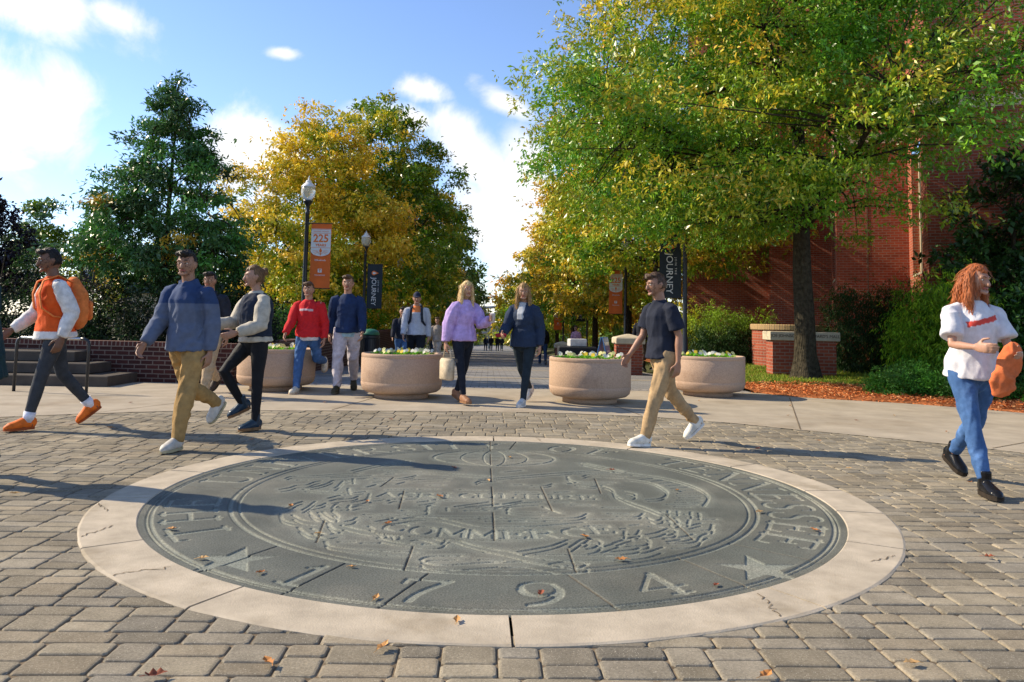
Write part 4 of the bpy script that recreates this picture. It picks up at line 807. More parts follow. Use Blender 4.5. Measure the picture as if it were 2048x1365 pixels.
def tree(name, label, base, trunk_r, h_crown, h_top, prof, clumps, per, lsize, palette, seed, group=None, squash=(1, 1), limbs=10, lean=(0, 0), trunk_top=.8, cr=.55, lw=.45, cat='tree', limb_up=.45, shift=(0, 0), skip=None):
    """prof(f): crown radius at height fraction f of the crown; palette(rng, q, f, out) gives the colour of a clump"""
    rng = np.random.default_rng(seed); rnd = random.Random(seed)
    t = empty(name, label, cat, base, 0, group)
    Hc = h_top-h_crown
    tp = lambda z: Vector((lean[0]*z/h_top, lean[1]*z/h_top, z))
    b = MB(); zt = h_crown+Hc*trunk_top; zs = [0, .08, .25, .6, 1.2] + [1.2+(zt-1.2)*i/8 for i in range(1, 9)]
    rs = [trunk_r*(1.55 if z == 0 else 1.3 if z < .1 else 1.12 if z < .3 else 1.0 if z < .8 else max(.08, 1-.93*(z/zt)**1.1)) for z in zs]
    n = 18; rows = []
    for z, r in zip(zs, rs):
        c = tp(z) + Vector((mnoise.noise((z*.5, seed, 0))*.08, mnoise.noise((z*.5, 5, seed))*.08, 0))*min(1, z)
        rows.append([c + Vector((math.cos(2*math.pi*i/n), math.sin(2*math.pi*i/n), 0))*r*(1+.12*mnoise.noise((math.cos(2*math.pi*i/n)*2, math.sin(2*math.pi*i/n)*2, z*.7+seed))+(.22*max(0, math.sin(5*2*math.pi*i/n+seed)) if z < .3 else 0)) for i in range(n)])
    b.rings(rows)
    # clump centres
    cen = []; cf = []; co = []
    lob = [rnd.uniform(0, 6.28) for _ in range(6)]
    while len(cen) < clumps:
        f = rng.random(); R = prof(f)
        if rng.random() > (R/prof.rmax)**1.2: continue
        a = rng.random()*6.283; Rl = R*(1+.16*math.sin(3*a+lob[0]+f*4)+.12*math.sin(5*a+lob[1]-f*7)+.08*math.sin(8*a+lob[2]+f*11))
        q = rng.random()**.42
        if q < .28: continue
        z = h_crown+f*Hc; p = tp(z); drop = -q*q*.10*R
        if skip and skip(Rl*q*math.cos(a), Rl*q*math.sin(a), z, rng): continue
        cen.append((p.x+shift[0]*f+Rl*q*math.cos(a)*squash[0], p.y+shift[1]*f+Rl*q*math.sin(a)*squash[1], z+drop)); cf.append(f); co.append(q)
    cen = np.array(cen); cf = np.array(cf); co = np.array(co)
    # limbs: each clump hangs on the nearest limb
    LP = []
    for k in range(limbs):
        f = (k+.5)/limbs*.8; z0 = h_crown*.92+Hc*f*.85; a = k*2.4+seed; R = prof(min(1, f+.12))*.8
        z1 = min(z0+R*limb_up+.2, h_top-.2); p0 = tp(z0); r0 = trunk_r*(.42-.3*f)
        pts = []
        for s in np.linspace(0, 1, 6):
            w = Vector((mnoise.noise((k*3.1, s*2, seed))*.35, mnoise.noise((k*3.1+9, s*2, seed))*.35, mnoise.noise((k*3.1+5, s*2, seed))*.25))*s
            pts.append(p0 + Vector((math.cos(a)*R*s*squash[0]+shift[0]*f*s, math.sin(a)*R*s*squash[1]+shift[1]*f*s, (z1-z0)*(s**1.2))) + w)
        b.tube(pts, [r0*(1-.8*s) for s in np.linspace(0, 1, 6)], 7); LP += [(p, r0*(1-.8*i/5)) for i, p in enumerate(pts) if i > 0]
    LPa = np.array([tuple(p) for p, r in LP])
    for c in cen:
        dd = np.linalg.norm(LPa-c, axis=1)+np.where(LPa[:, 2] > c[2]+.5, 1.5, 0); i = int(dd.argmin()); p, r = LP[i]
        if dd[i] < .2: continue
        mid = (p*.5+Vector(c)*.5)+Vector((rnd.uniform(-.12, .12), rnd.uniform(-.12, .12), rnd.uniform(.0, .2)))
        b.tube([p, mid, Vector(c)], [min(r*.5, .035), .016, .006], 5)
    b.build('trunk', M['bark'], t, True)
    pl = [palette(rng, cen[i], cf[i], co[i]) for i in range(clumps)]
    tip = None
    if isinstance(pl[0], tuple): pal = np.array([q[0] for q in pl]); tip = (np.array([q[1] for q in pl]), np.array([q[2] for q in pl]))
    else: pal = np.array(pl)
    rr = np.stack([rng.uniform(.75, 1.25, clumps)*cr, rng.uniform(.75, 1.25, clumps)*cr, rng.uniform(.34, .55, clumps)*cr], 1)*(.75+.25*(1-cf))[:, None]
    me = clumps_to_leaves('crown', cen, rr, per, pal, rng, lsize, lw, axis=np.array((0, 0, h_crown+Hc*.35)), tip=tip)
    link('crown', me, M['leaf'], t)
    return t
def profile(pts):
    xs, ys = zip(*pts); f = lambda u: float(np.interp(u, xs, ys)); f.rmax = max(ys); 
    class Pf:
        rmax = max(ys)
        def __call__(s, u): return float(np.interp(u, xs, ys))
    return Pf()
OVAL = lambda R: profile([(0, .62*R), (.12, .9*R), (.3, R), (.55, .92*R), (.8, .62*R), (.93, .34*R), (1, .08*R)])
PYR = lambda R: profile([(0, .80*R), (.08, 1.0*R), (.2, .96*R), (.45, .68*R), (.7, .42*R), (.88, .19*R), (1, .04*R)])
def mix(a, b, t): return a*(1-t)+b*t
def pal_mixed(yel, orange=.3, side=None, g=GREEN, warm=.0, yg=.4):
    """leaves turn from the tips of the sprays inwards: base colour, tip colour, how far it has gone"""
    ph = random.random()*50
    def f(rng, c, fz, out):
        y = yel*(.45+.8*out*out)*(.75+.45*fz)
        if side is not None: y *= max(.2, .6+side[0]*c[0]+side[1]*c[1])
        nz = mnoise.noise((c[0]*.45+ph, c[1]*.45, c[2]*.5)); y = y*.75+nz*.75+rng.normal()*.10
        amt = min(1, max(.05, y+.10)); base = mix(g, YGREEN, min(1, max(0, yg*(.6+nz*1.4)+.25*rng.random()+max(0, y-.6))))*rng.uniform(.85, 1.15)
        if y > .8: base = mix(base, YEL, min(.8, (y-.8)*1.6))
        return base, mix(YEL, ORG, min(1, max(0, orange+rng.normal()*.3))), amt
    return f
def pal_mixed_(yel, orange=.3, side=None, g=GREEN, warm=.0, yg=.4):
    def f(rng, c, fz, out):
        p = yel*(.35+.9*out*out)*(.7+.5*fz)
        if side is not None: p *= max(.15, .55+side[0]*c[0]+side[1]*c[1])
        u = rng.random()
        if u < p*orange: return mix(ORG, YEL, rng.random()*.7)
        if u < p: return mix(YEL, YGREEN, rng.random()*.5)
        if u < p+yg: return mix(g, YGREEN, rng.random()*.75)
        return g*rng.uniform(.75, 1.2)
    return f
# the big tree on the right
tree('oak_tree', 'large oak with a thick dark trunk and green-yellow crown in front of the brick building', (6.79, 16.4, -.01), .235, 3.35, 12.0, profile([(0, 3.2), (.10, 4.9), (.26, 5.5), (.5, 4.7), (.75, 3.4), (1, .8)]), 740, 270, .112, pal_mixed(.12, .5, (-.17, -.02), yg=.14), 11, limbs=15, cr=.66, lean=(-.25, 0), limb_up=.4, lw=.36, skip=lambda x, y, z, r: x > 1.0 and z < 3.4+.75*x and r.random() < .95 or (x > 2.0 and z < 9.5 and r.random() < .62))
R_GROUP = 'trees in the right-hand row along the walk'
row_r = [((6.1, 28), .2, 3.7, 12.3, 4.5, 300, 190, .16, pal_mixed(.5, .5, yg=.4), 21, 'broad yellow-green tree just behind the big oak on the right'),
         ((6.6, 36.5), .19, 3.0, 11.4, 4.3, 240, 150, .20, pal_mixed(.8, .5, yg=.5), 22, 'orange-yellow tree second behind the big oak, right-hand row'),
         ((6.2, 45), .19, 2.4, 11.2, 4.4, 200, 130, .24, pal_mixed(.75, .5), 23, 'golden tree third behind the big oak, right-hand row'),
         ((6.0, 55), .19, 2.4, 11, 4.5, 170, 110, .28, pal_mixed(.55, .5), 24, 'yellow-orange tree fourth behind the big oak, right-hand row'),
         ((5.9, 67), .19, 2.2, 10.5, 4.7, 150, 100, .34, pal_mixed(.7, .6), 25, 'rusty tree fifth behind the big oak, near the far end of the right-hand row'),
         ((5.8, 82), .19, 2.0, 10, 4.9, 130, 90, .42, pal_mixed(.6, .5), 26, 'greenish tree near the gap of sky, sixth behind the big oak'),
         ((6.0, 102), .2, 1.5, 10, 5.1, 120, 80, .5, pal_mixed(.3, .5), 27, 'last green tree on the right at the far end of the walk')]
for (x, y), tr, hc, ht, R, nc, per, ls, pal, sd, lab in row_r:
    tree('oak_tree', lab, (x, y, ground_z(0, y)), tr, hc, ht, OVAL(R), nc, per, ls, pal, sd, R_GROUP, limbs=9, cr=.72)
L_GROUP = 'trees in the left-hand row along the walk'
row_l = [((-7.3, 32), .15, 2.0, 10.5, 3.6, 280, 190, .17, pal_mixed(1.15, .2, yg=.6), 31, 'golden yellow tree behind the tall lamp, first of the left-hand row'),
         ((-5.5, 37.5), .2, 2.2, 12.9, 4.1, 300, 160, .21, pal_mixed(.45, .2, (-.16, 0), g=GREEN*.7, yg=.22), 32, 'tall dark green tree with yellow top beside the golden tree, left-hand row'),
         ((-5.4, 47), .19, 2.2, 12.0, 4.4, 210, 130, .25, pal_mixed(.12, .3, g=mix(DGREEN, GREEN, .4), yg=.2), 33, 'dark green tree third along the left-hand row'),
         ((-5.2, 57), .19, 2.2, 12.0, 4.6, 180, 110, .3, pal_mixed(.06, .3, g=DGREEN*1.1, yg=.1), 34, 'dark green tree fourth along the left-hand row'),
         ((-5.2, 70), .19, 2.0, 11.5, 4.8, 150, 100, .36, pal_mixed(.04, .3, g=DGREEN*1.1, yg=.1), 35, 'dark green tree fifth along the left-hand row, near the sky gap'),
         ((-5.4, 88), .19, 2.0, 11.0, 4.9, 130, 90, .44, pal_mixed(.03, .3, g=DGREEN, yg=.1), 36, 'last dark green tree of the left-hand row at the far end of the walk')]
for (x, y), tr, hc, ht, R, nc, per, ls, pal, sd, lab in row_l:
    tree('oak_tree', lab, (x, y, ground_z(0, y)), tr, hc, ht, OVAL(R), nc, per, ls, pal, sd, L_GROUP, limbs=9, cr=.72)
# left of the walk: pointed dark evergreen-looking oak, small pale tree, purple tree
tree('pointed_oak', 'dark green pointed young oak behind the low brick wall on the left', (-6.8, 16.2, .5), .085, 1.45, 5.85, PYR(1.72), 210, 170, .115, lambda rng, c, f, o: (mix(BGREEN, GREEN, rng.random()*.6) if rng.random() > .03 else mix(YEL, ORG, .4)*.6)*rng.uniform(.8, 1.25), 41, limbs=11, cr=.30, lw=.34, trunk_top=.95, lean=(.10, 0), limb_up=.55)
tree('small_tree', 'small pale green pointed tree at far left behind the shrubs', (-13.3, 23.0, .4), .07, 1.2, 4.5, PYR(1.25), 70, 110, .14, lambda rng, c, f, o: mix(YGREEN*.6, BGREEN*1.8, rng.random()), 42, limbs=7, cr=.32)
tree('purple_tree', 'dark purple-leaved tree at the left edge of the picture', (-13.0, 19.5, .4), .12, 1.0, 4.0, OVAL(1.35), 110, 130, .12, lambda rng, c, f, o: PURP*rng.uniform(.7, 1.4), 43, limbs=8, cr=.42)
tree('purple_tree', 'darkest purple-leaved tree half cut off by the left edge', (-15.3, 21, .4), .12, 1.0, 4.9, OVAL(1.6), 110, 120, .13, lambda rng, c, f, o: PURP*rng.uniform(.7, 1.3), 44, limbs=8, cr=.45)
# far background trees closing the view between and behind the rows
bg = [(-26, 62, 8.5, 4.8), (-18, 58, 7, 4.2), (-34, 70, 9, 5), (-12.5, 50, 6.5, 3.6), (-14, 75, 9, 5), (14, 75, 9, 5), (18, 95, 9, 5), (-12, 105, 9, 6), (11, 120, 8, 6), (-8, 175, 4.0, 7), (9, 178, 4.0, 7), (-24, 160, 8, 8), (24, 150, 8, 8)]
LBG = ['distant green tree beyond the left shrubs', 'distant green tree between the pointed oak and the golden tree', 'distant tree at far left beyond the shrubs', 'low green tree glimpsed behind the golden tree', 'green tree behind the left-hand row', 'tree behind the right-hand row', 'tree far behind the right-hand row', 'tree behind the far end of the left-hand row', 'tree behind the far end of the right-hand row', 'low far tree left behind the pale pavilion', 'low far tree right behind the pale pavilion', 'far tree beyond the left-hand row', 'far tree beyond the right-hand row']
for k, (x, y, h, R) in enumerate(bg):
    tree('background_tree', LBG[k], (x, y, ground_z(0, y)), .2, h*.12, h, OVAL(R), 90, 70, .30+y*.003, pal_mixed(.15, .3, g=DGREEN*1.3, yg=.3), 60+k, 'distant trees', limbs=6, cr=R*.2)
# ------------------------------------------------------------------ shrubs
def shrub(name, label, loc, dims, clumps, per, lsize, pal, seed, group=None, droop=.35, lw=.4, cr=.3, cat='shrub', rz=0., top=1.0, fill=.35, m='leafmatte'):
    rng = np.random.default_rng(seed); t = empty(name, label, cat, loc, rz, group); cen = []
    while len(cen) < clumps:
        d = rng.normal(size=3); d /= np.linalg.norm(d); d[2] = abs(d[2]); q = rng.random()**fill
        s = (abs(d[0])**3+abs(d[1])**3+abs(d[2])**3)**(1/3)   # a boxier dome
        d = d/s*q; lump = 1+.10*math.sin(d[0]*7+seed)+.08*math.sin(d[1]*9+seed*2)
        cen.append((d[0]*dims[0]/2*lump, d[1]*dims[1]/2*lump, d[2]*dims[2]*lump*top))
    cen = np.array(cen); p = np.array([pal(rng, c) for c in cen]); rr = np.full((clumps, 3), cr)*rng.uniform(.7, 1.3, (clumps, 1))
    me = clumps_to_leaves('foliage', cen, rr, per, p, rng, lsize, lw, droop, axis=np.array((0, 0, dims[2]*.2))); V = me.vertices
    link('foliage', me, M[m], t)
    b = MB(); rnd = random.Random(seed)
    for k in range(7):
        c = cen[int(rng.integers(0, clumps))]; b.tube([(c[0]*.15, c[1]*.15, 0), (c[0]*.5, c[1]*.5, c[2]*.6), tuple(c*.92)], [.025, .018, .008], 5)
    b.build('stems', M['bark'], t, True); return t
DK = lambda s=1.: (lambda rng, c: mix(DGREEN, GREEN, rng.random()*.3)*rng.uniform(.6, 1.1)*s)
# dark shrubs above the left wall
for k, (x, y, w, h) in enumerate(((-9.9, 15.8, 2.6, 1.75), (-8.0, 16.0, 2.4, 1.6), (-6.3, 15.3, 2.2, 1.5), (-5.2, 15.8, 1.7, 1.35), (-12.0, 16.2, 2.6, 1.9))):
    shrub('dark_shrub', ['broad dark leafy shrub above the steps', 'dark shrub behind the brick wall left of the pointed oak trunk', 'dark shrub at the foot of the pointed oak', 'dark shrub behind the leftmost planter', 'dark shrub at the left edge behind the steps'][k], (x, y, .5), (w, 1.8, h), 110, 90, .075, lambda rng, c: mix(PURP*1.0, DGREEN*.7, rng.random())*rng.uniform(.7, 1.2), 70+k, 'dark shrubs above the left wall', cr=.24)
for k, (x, y, h) in enumerate(((-5.6, 19.0, 1.3), (-5.5, 22.0, 1.3), (-5.6, 25.5, 1.4), (-5.6, 30, 1.5), (-5.6, 35, 1.5))):
    shrub('clipped_hedge', ['nearest', 'second', 'third', 'fourth', 'farthest'][k]+' dark green hedge on the wall left of the walk', (x, y, .5), (1.6, 3.2, h*.6), 110, 80, .09, DK(1.1) if k < 3 else (lambda rng, c: (mix(ORG, YEL, rng.random()) if rng.random() < .25 else GREEN)*.9), 80+k, 'hedge plants left of the walk', cr=.26)
# right: light-topped hedge, dark hanging hedge, bright arching shrub, juniper, magnolia
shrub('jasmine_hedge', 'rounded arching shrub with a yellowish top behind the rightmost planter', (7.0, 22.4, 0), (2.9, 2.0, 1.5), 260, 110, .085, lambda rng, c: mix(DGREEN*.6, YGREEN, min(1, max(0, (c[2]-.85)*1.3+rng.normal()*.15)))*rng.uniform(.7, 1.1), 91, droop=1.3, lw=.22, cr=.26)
shrub('golden_hedge', 'pale yellow-green grassy shrub left of the rounded arching shrub', (5.75, 23.4, 0), (1.9, 2.0, 1.45), 150, 110, .10, lambda rng, c: mix(YGREEN, YEL*.8, rng.random()*.7)*rng.uniform(.6, 1.0), 92, droop=.9, lw=.2, cr=.26)
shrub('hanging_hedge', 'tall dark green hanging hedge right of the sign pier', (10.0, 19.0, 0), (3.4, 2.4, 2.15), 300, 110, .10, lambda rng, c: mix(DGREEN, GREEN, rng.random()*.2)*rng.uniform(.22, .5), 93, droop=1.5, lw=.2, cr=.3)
shrub('arching_shrub', 'bright yellow-green arching shrub behind the person in jeans', (9.35, 15.6, 0), (1.9, 1.7, 2.1), 230, 120, .10, lambda rng, c: mix(GREEN*.8, YGREEN, rng.random())*rng.uniform(.55, 1.15), 94, droop=1.4, lw=.18, cr=.3)
shrub('dark_shrub', 'dark glossy shrub at the right edge below the magnolia', (11.6, 15.8, 0), (3.0, 2.4, 2.3), 170, 90, .13, DK(.8), 95, cr=.35, m='leaf')
tree('magnolia_tree', 'dark glossy magnolia at the right edge against the brick wall', (12.0, 17.2, 0), .14, .6, 5.3, OVAL(1.7), 120, 90, .17, lambda rng, c, f, o: DGREEN*rng.uniform(.5, 1.0), 96, limbs=7, cr=.42, lw=.5)
for k, (x, y, w, h) in enumerate(((7.15, 13.1, 1.2, .42), (8.0, 12.6, 1.2, .46), (9.2, 12.2, 1.3, .5), (10.3, 11.2, 1.4, .5))):
    shrub('juniper', ['low spreading juniper nearest the sign pier', 'low green juniper in the mulch right of the first', 'low juniper behind the person in jeans', 'low juniper at the right edge of the mulch bed'][k], (x, y, .02), (w, .9, h), 110, 100, .055, lambda rng, c: mix(DGREEN*1.2, GREEN, rng.random()*.7), 100+k, 'junipers in the mulch bed', cr=.13, lw=.3, droop=-.1)
for k in range(7):
    x, y = (8.25, 11.6) if k == 0 else (8.3+k*.17, 11.55-k*.09)
    shrub('flowering_plant', 'small bedding plant with '+('pink' if k in (0, 3) else 'pale')+' flowers at the front of the mulch bed', (x, y, .02), (.22, .2, .13), 14, 30, .035, (lambda pink: (lambda rng, c: (np.array((.5, .05, .16)) if pink else np.array((.45, .48, .42))) if rng.random() < .35 else GREEN))(k in (0, 3)), 120+k, 'pink bedding plants' if k in (0, 3) else 'pale bedding plants', cr=.05, cat='plant')
# ------------------------------------------------------------------ right-hand bed: mulch and lawn
BED = [(4.62, 13.35), (5.0, 12.75), (5.5, 12.4), (6.4, 12.0), (7.0, 11.5), (7.6, 10.85), (8.6, 9.7), (9.6, 8.2), (11, 6.0)]
def bed_y(x): return float(np.interp(x, [p[0] for p in BED], [p[1] for p in BED]))
xs = [float(v) for v in np.linspace(4.62, 14, 40)]
sheet('mulch_bed', [[(x, bed_y(x), .008), (x, bed_y(x)+.06, .03), (x, bed_y(x)+1.2, .05), (x, max(24, bed_y(x)+3), .05)] for x in xs], M['mulchbase'])
def lawn_in(x, y): return y > 14.9+.35*math.sin(x*1.3)+(0 if x < 8 else -.1) and x > 4.75+.1*math.sin(y*2) and y < 22
def scatter(name, n, region, fn, mtl, seed, kind='stuff'):
    rng = np.random.default_rng(seed); P = []
    x0, x1, y0, y1 = region
    while len(P) < n:
        x, y = x0+(x1-x0)*rng.random(), y0+(y1-y0)*rng.random()
        if fn(x, y): P.append((x, y))
    return np.array(P), rng
P, rng = scatter('mulch', 26000, (4.6, 12, 6, 18.5), lambda x, y: y > bed_y(x)-.02 and not (lawn_in(x, y) and y < 21) and y < 17.8, None, 5)
n = len(P); z = .05+rng.random(n)*.03; a = rng.random(n)*6.28
z = np.where(P[:, 1]-np.array([bed_y(x) for x in P[:, 0]]) < .08, .02, z)
col = np.where(rng.random((n, 1)) < .25, np.array((.74, .36, .15)), np.array((.62, .19, .055)))*rng.uniform(.45, 1.3, (n, 1))
me = leaf_mesh('mulch', np.column_stack([P, z]), np.column_stack([np.cos(a), np.sin(a), rng.normal(0, .35, n)]), np.column_stack([rng.normal(0, .4, n), rng.normal(0, .4, n), np.ones(n)]), rng.uniform(.03, .085, n), rng.uniform(.012, .03, n), col, .1)
tag(link('mulch', me, M['vcol']), 'reddish brown bark mulch covering the bed on the right', kind='stuff')
sheet('lawn_soil', [[(x, 14.7, .056), (x, 18, .056), (x, 22.2, .056)] for x in (4.8, 8, 12, 14.5)], mat('lawn_base', (.07, .105, .016), .95, .1, .3, 8))
P, rng = scatter('grass', 42000, (4.7, 13.5, 14.4, 21.8), lambda x, y: lawn_in(x, y) and random.random() < (1.2-(y-14)*.08), None, 6)
n = len(P); col = mix(np.array((.14, .27, .02)), np.array((.32, .33, .03)), rng.random((n, 1)))*rng.uniform(.7, 1.2, (n, 1)); dead = rng.random(n) < .06; col[dead] = np.array((.40, .22, .06))
me = leaf_mesh('grass', np.column_stack([P, np.full(n, .05)]), np.column_stack([rng.normal(0, .5, n), rng.normal(0, .5, n), np.ones(n)]), unit(n, rng), rng.uniform(.04, .09, n), rng.uniform(.008, .014, n), col, .1)
tag(link('lawn_grass', me, M['leafmatte']), 'sunlit lawn grass with a few fallen leaves', kind='stuff')
# ------------------------------------------------------------------ pansies in the planters
def pansy_mesh(kind, seed):
    rng = np.random.default_rng(seed); P = []; D = []; Nn = []; Ls = []; Ws = []; Cs = []
    for k in range(34):
        a = rng.random()*6.28; r = .015+.05*rng.random(); P.append((r*math.cos(a), r*math.sin(a), .0+.05*rng.random())); D.append((math.cos(a), math.sin(a), .5+.6*rng.random())); Nn.append((0, 0, 1)); Ls.append(.06*rng.uniform(.7, 1.2)); Ws.append(.032); Cs.append(mix(GREEN*1.5, YGREEN, rng.random()*.5))
    c1 = {'yellow': np.array((.80, .60, .05)), 'white': np.array((.78, .77, .66)), 'pale': np.array((.72, .70, .32))}[kind]
    for h in range(2 if kind != 'yellow' else 1):
        cx, cy, cz = rng.normal(0, .03), rng.normal(0, .03)-.01, .085+.03*rng.random(); f = np.array((rng.normal(0, .4), -.8, .55)); f /= np.linalg.norm(f); u = np.cross(f, (0, 0, 1)); u /= np.linalg.norm(u); w = np.cross(u, f)
        for k in range(6):
            a = 2*math.pi*k/6+.3; d = u*math.cos(a)+w*math.sin(a)+f*.15; P.append((cx, cy, cz)); D.append(d); Nn.append(f); Ls.append(.042); Ws.append(.046); Cs.append(c1*rng.uniform(.85, 1.1))
    return leaf_mesh('pansy_plant', np.array(P), np.array(D), np.array(Nn, float), np.array(Ls), np.array(Ws), np.array(Cs), .05)
PM = {k: [pansy_mesh(k, s) for s in (1, 2, 3)] for k in ('yellow', 'white', 'pale')}
for k_ in PM:
    for me in PM[k_]: me.materials.append(M['leafmatte'])
rnd = random.Random(12)
for loc, lab, short in PL:
    planter(loc, lab)
    for i in range(20):
        kind = ('white', 'yellow', 'pale', 'white')[i % 4]
        r = .46*math.sqrt((i+.6)/20.6); a = i*2.399+loc[0]
        o = link('pansy_plant', PM[kind][i % 3]); o.location = (loc[0]+r*math.cos(a), loc[1]+r*math.sin(a), loc[2]+.60+.02*(1-r)); o.rotation_euler = (0, 0, rnd.uniform(-.7, .7)); s = rnd.uniform(.6, .88); o.scale = (s, s, s)
        tag(o, {'white': 'small white', 'yellow': 'bright yellow', 'pale': 'pale lemon'}[kind]+' pansy growing in the '+short, 'flower', kind+' pansies in the '+short)
# ------------------------------------------------------------------ fallen leaves
def dead_leaf(seed):
    r = random.Random(seed); b = MB(); n = 7; L = .085; rows = []
    for i in range(n):
        s = i/(n-1); w = .026*math.sin(math.pi*min(.97, s*.9+.07))*(1 if i % 2 == 0 else .62); z = .006+.02*abs(s-.45)*r.uniform(.4, 1.6)
        rows.append([(L*(s-.5), -w, z+w*.5), (L*(s-.5), 0, z), (L*(s-.5), w, z+w*r.uniform(.2, .9))])
    vs = [p for q in rows for p in q]; fs = [(i*3+j, i*3+3+j, i*3+4+j, i*3+1+j) for i in range(n-1) for j in range(2)]
    b.add(vs, fs); b.tube([(-L*.5, 0, .012), (-L*.75, .006, .006)], [.0018, .0012], 4); return b.mesh('fallen_leaf')
DL = []
for k in range(5):
    me = dead_leaf(k); me.materials.append(mat('dry_leaf', ((.42, .16, .05), (.50, .26, .09), (.24, .07, .035), (.46, .20, .06), (.55, .34, .14))[k], .7, .2, .2, 40)); DL.append(me)
spots = [(-.55, 4.52), (-.1, 3.1), (1.05, 3.55), (-1.2, 4.9), (-1.35, 3.85), (-1.02, 3.65), (-.62, 3.75), (.25, 3.42), (.68, 3.9), (1.72, 4.9), (-.3, 5.2), (.2, 6.7), (1.0, 6.2), (1.35, 5.5), (.02, 5.75), (-.75, 5.05), (-1.7, 4.35), (-.25, 6.2), (.55, 4.3), (-.9, 4.3), (1.9, 4.5), (-.45, 3.35),
         (-1.05, 2.62), (-.72, 2.72), (-1.5, 2.3), (-1.25, 2.2), (-.35, 2.85), (-1.0, 2.05), (.95, 2.65), (1.5, 2.75), (2.35, 3.2), (1.1, 2.25), (2.6, 4.0), (-2.6, 3.7), (-3.0, 5.1), (-2.2, 7.4), (.95, 8.9), (2.55, 7.3), (3.4, 7.9), (3.0, 6.4), (3.7, 5.9), (-3.8, 8.0), (-1.1, 9.0), (-.6, 2.3), (1.9, 2.4),
         (2.5, 10.4), (3.9, 10.0), (4.6, 9.6), (4.4, 11.2), (5.4, 10.2), (5.2, 8.7), (-2.2, 10.6), (-4.6, 10.2), (3.2, 11.7), (-.4, 10.8)]
for k, (x, y) in enumerate(spots):
    r = math.hypot(x-MC[0], y-MC[1]); on = 0 if r < GR else 1 if (r < MR or y < plaza_y(x)) else 2
    o = link('fallen_leaf', DL[k % 5]); o.location = (x, y, (.002, .008, .012)[on]); o.rotation_euler = (rnd.uniform(-.15, .15), rnd.uniform(-.15, .15), rnd.uniform(0, 6.28)); s = rnd.uniform(.5, .85); o.scale = (s, s, s)
    tag(o, ('small dry curled leaf lying on the carved granite seal', 'small dry curled leaf lying on the grey paving', 'small dry curled leaf lying on the smooth concrete walk')[on], 'leaf', ('leaves on the seal', 'leaves on the pavers', 'leaves on the concrete')[on])
# ================================================================== PEOPLE
TEX = {}
def clouds_tex(scale, depth=2):
    k = (scale, depth)
    if k not in TEX:
        t = bpy.data.textures.new('folds', 'CLOUDS'); t.noise_scale = scale; t.noise_depth = depth; TEX[k] = t
    return TEX[k]
FS = [0]
def folds(me, amp, sc, stretch=None):
    """creases: ridged noise, drawn out along the drop of the cloth (or the strands of hair)"""
    n = len(me.vertices); co = np.empty(n*3, np.float32); me.vertices.foreach_get('co', co); co = co.reshape(-1, 3); FS[0] += 3.7; o = FS[0]
    nr = np.empty(n*3, np.float32); me.vertices.foreach_get('normal', nr); nr = nr.reshape(-1, 3)
    fx, fz = stretch if stretch else (1/sc*.75, 1/sc*.32)
    d = np.empty(n, np.float32); nz = mnoise.noise
    for i, (x, y, z) in enumerate(co.tolist()):
        w = nz((x*4+o, y*4, z*4))*1.2
        a = 1-2.2*abs(nz(((x+z*.35)*fx+w+o, y*fx, (z+x*.2)*fz+w*.7))); b = 1-2*abs(nz(((x-z*.5)*fx*.8-w, y*fx*.8+o, z*fz*1.5)))
        d[i] = .62*a+.38*b-.22
    me.vertices.foreach_set('co', (co+nr*(d*amp*.55)[:, None]).ravel()); me.update()
def solid(name, mb, voxel, material, parent, smooth=3, disp=0., dscale=.08, color=None, stretch=None):
    """overlapping closed lofts become one continuous skin"""
    me = mb.mesh('tmp'); o = bpy.data.objects.new('tmp', me); C.objects.link(o)
    r = o.modifiers.new('r', 'REMESH'); r.mode = 'VOXEL'; r.voxel_size = voxel; r.use_smooth_shade = True
    if smooth: s = o.modifiers.new('s', 'SMOOTH'); s.iterations = smooth; s.factor = .5
    dg = bpy.context.evaluated_depsgraph_get(); dg.update(); m2 = bpy.data.meshes.new_from_object(o.evaluated_get(dg)); m2.name = name
    bpy.data.objects.remove(o); bpy.data.meshes.remove(me)
    if disp: folds(m2, disp, dscale, stretch)
    m2.materials.clear(); m2.polygons.foreach_set('use_smooth', [True]*len(m2.polygons))
    if color is not None:
        ca = m2.color_attributes.new('Col', 'FLOAT_COLOR', 'POINT'); arr = np.ones((len(m2.vertices), 4), np.float32)
        for i, v in enumerate(m2.vertices): arr[i, :3] = color(v.co)
        ca.data.foreach_set('color', arr.ravel())
    return link(name, m2, material, parent)
NAVY = (.018, .035, .085); DARK = (.012, .014, .020); KHAKI = (.36, .225, .085); TAN = (.42, .31, .19); DENIM = (.045, .11, .26); WHITE = (.70, .70, .70)
CM = {}
def cloth_mat(col, rough=.85, name='fabric', bump=.35):
    k = (col, rough, name)
    if k not in CM:
        fade = col == DENIM or col == (.050, .115, .26)
        CM[k] = mat(name, col, rough, .2, .14, 16, bump, 22, col2=tuple(min(1, c*1.5+.02) for c in col) if fade else tuple(c*.78 for c in col), c2scale=5. if fade else 7., c2lo=.5, c2hi=.72)
    return CM[k]
HAIRV = mat('hair_strand', None, .45, .3, .0, attr='Col')
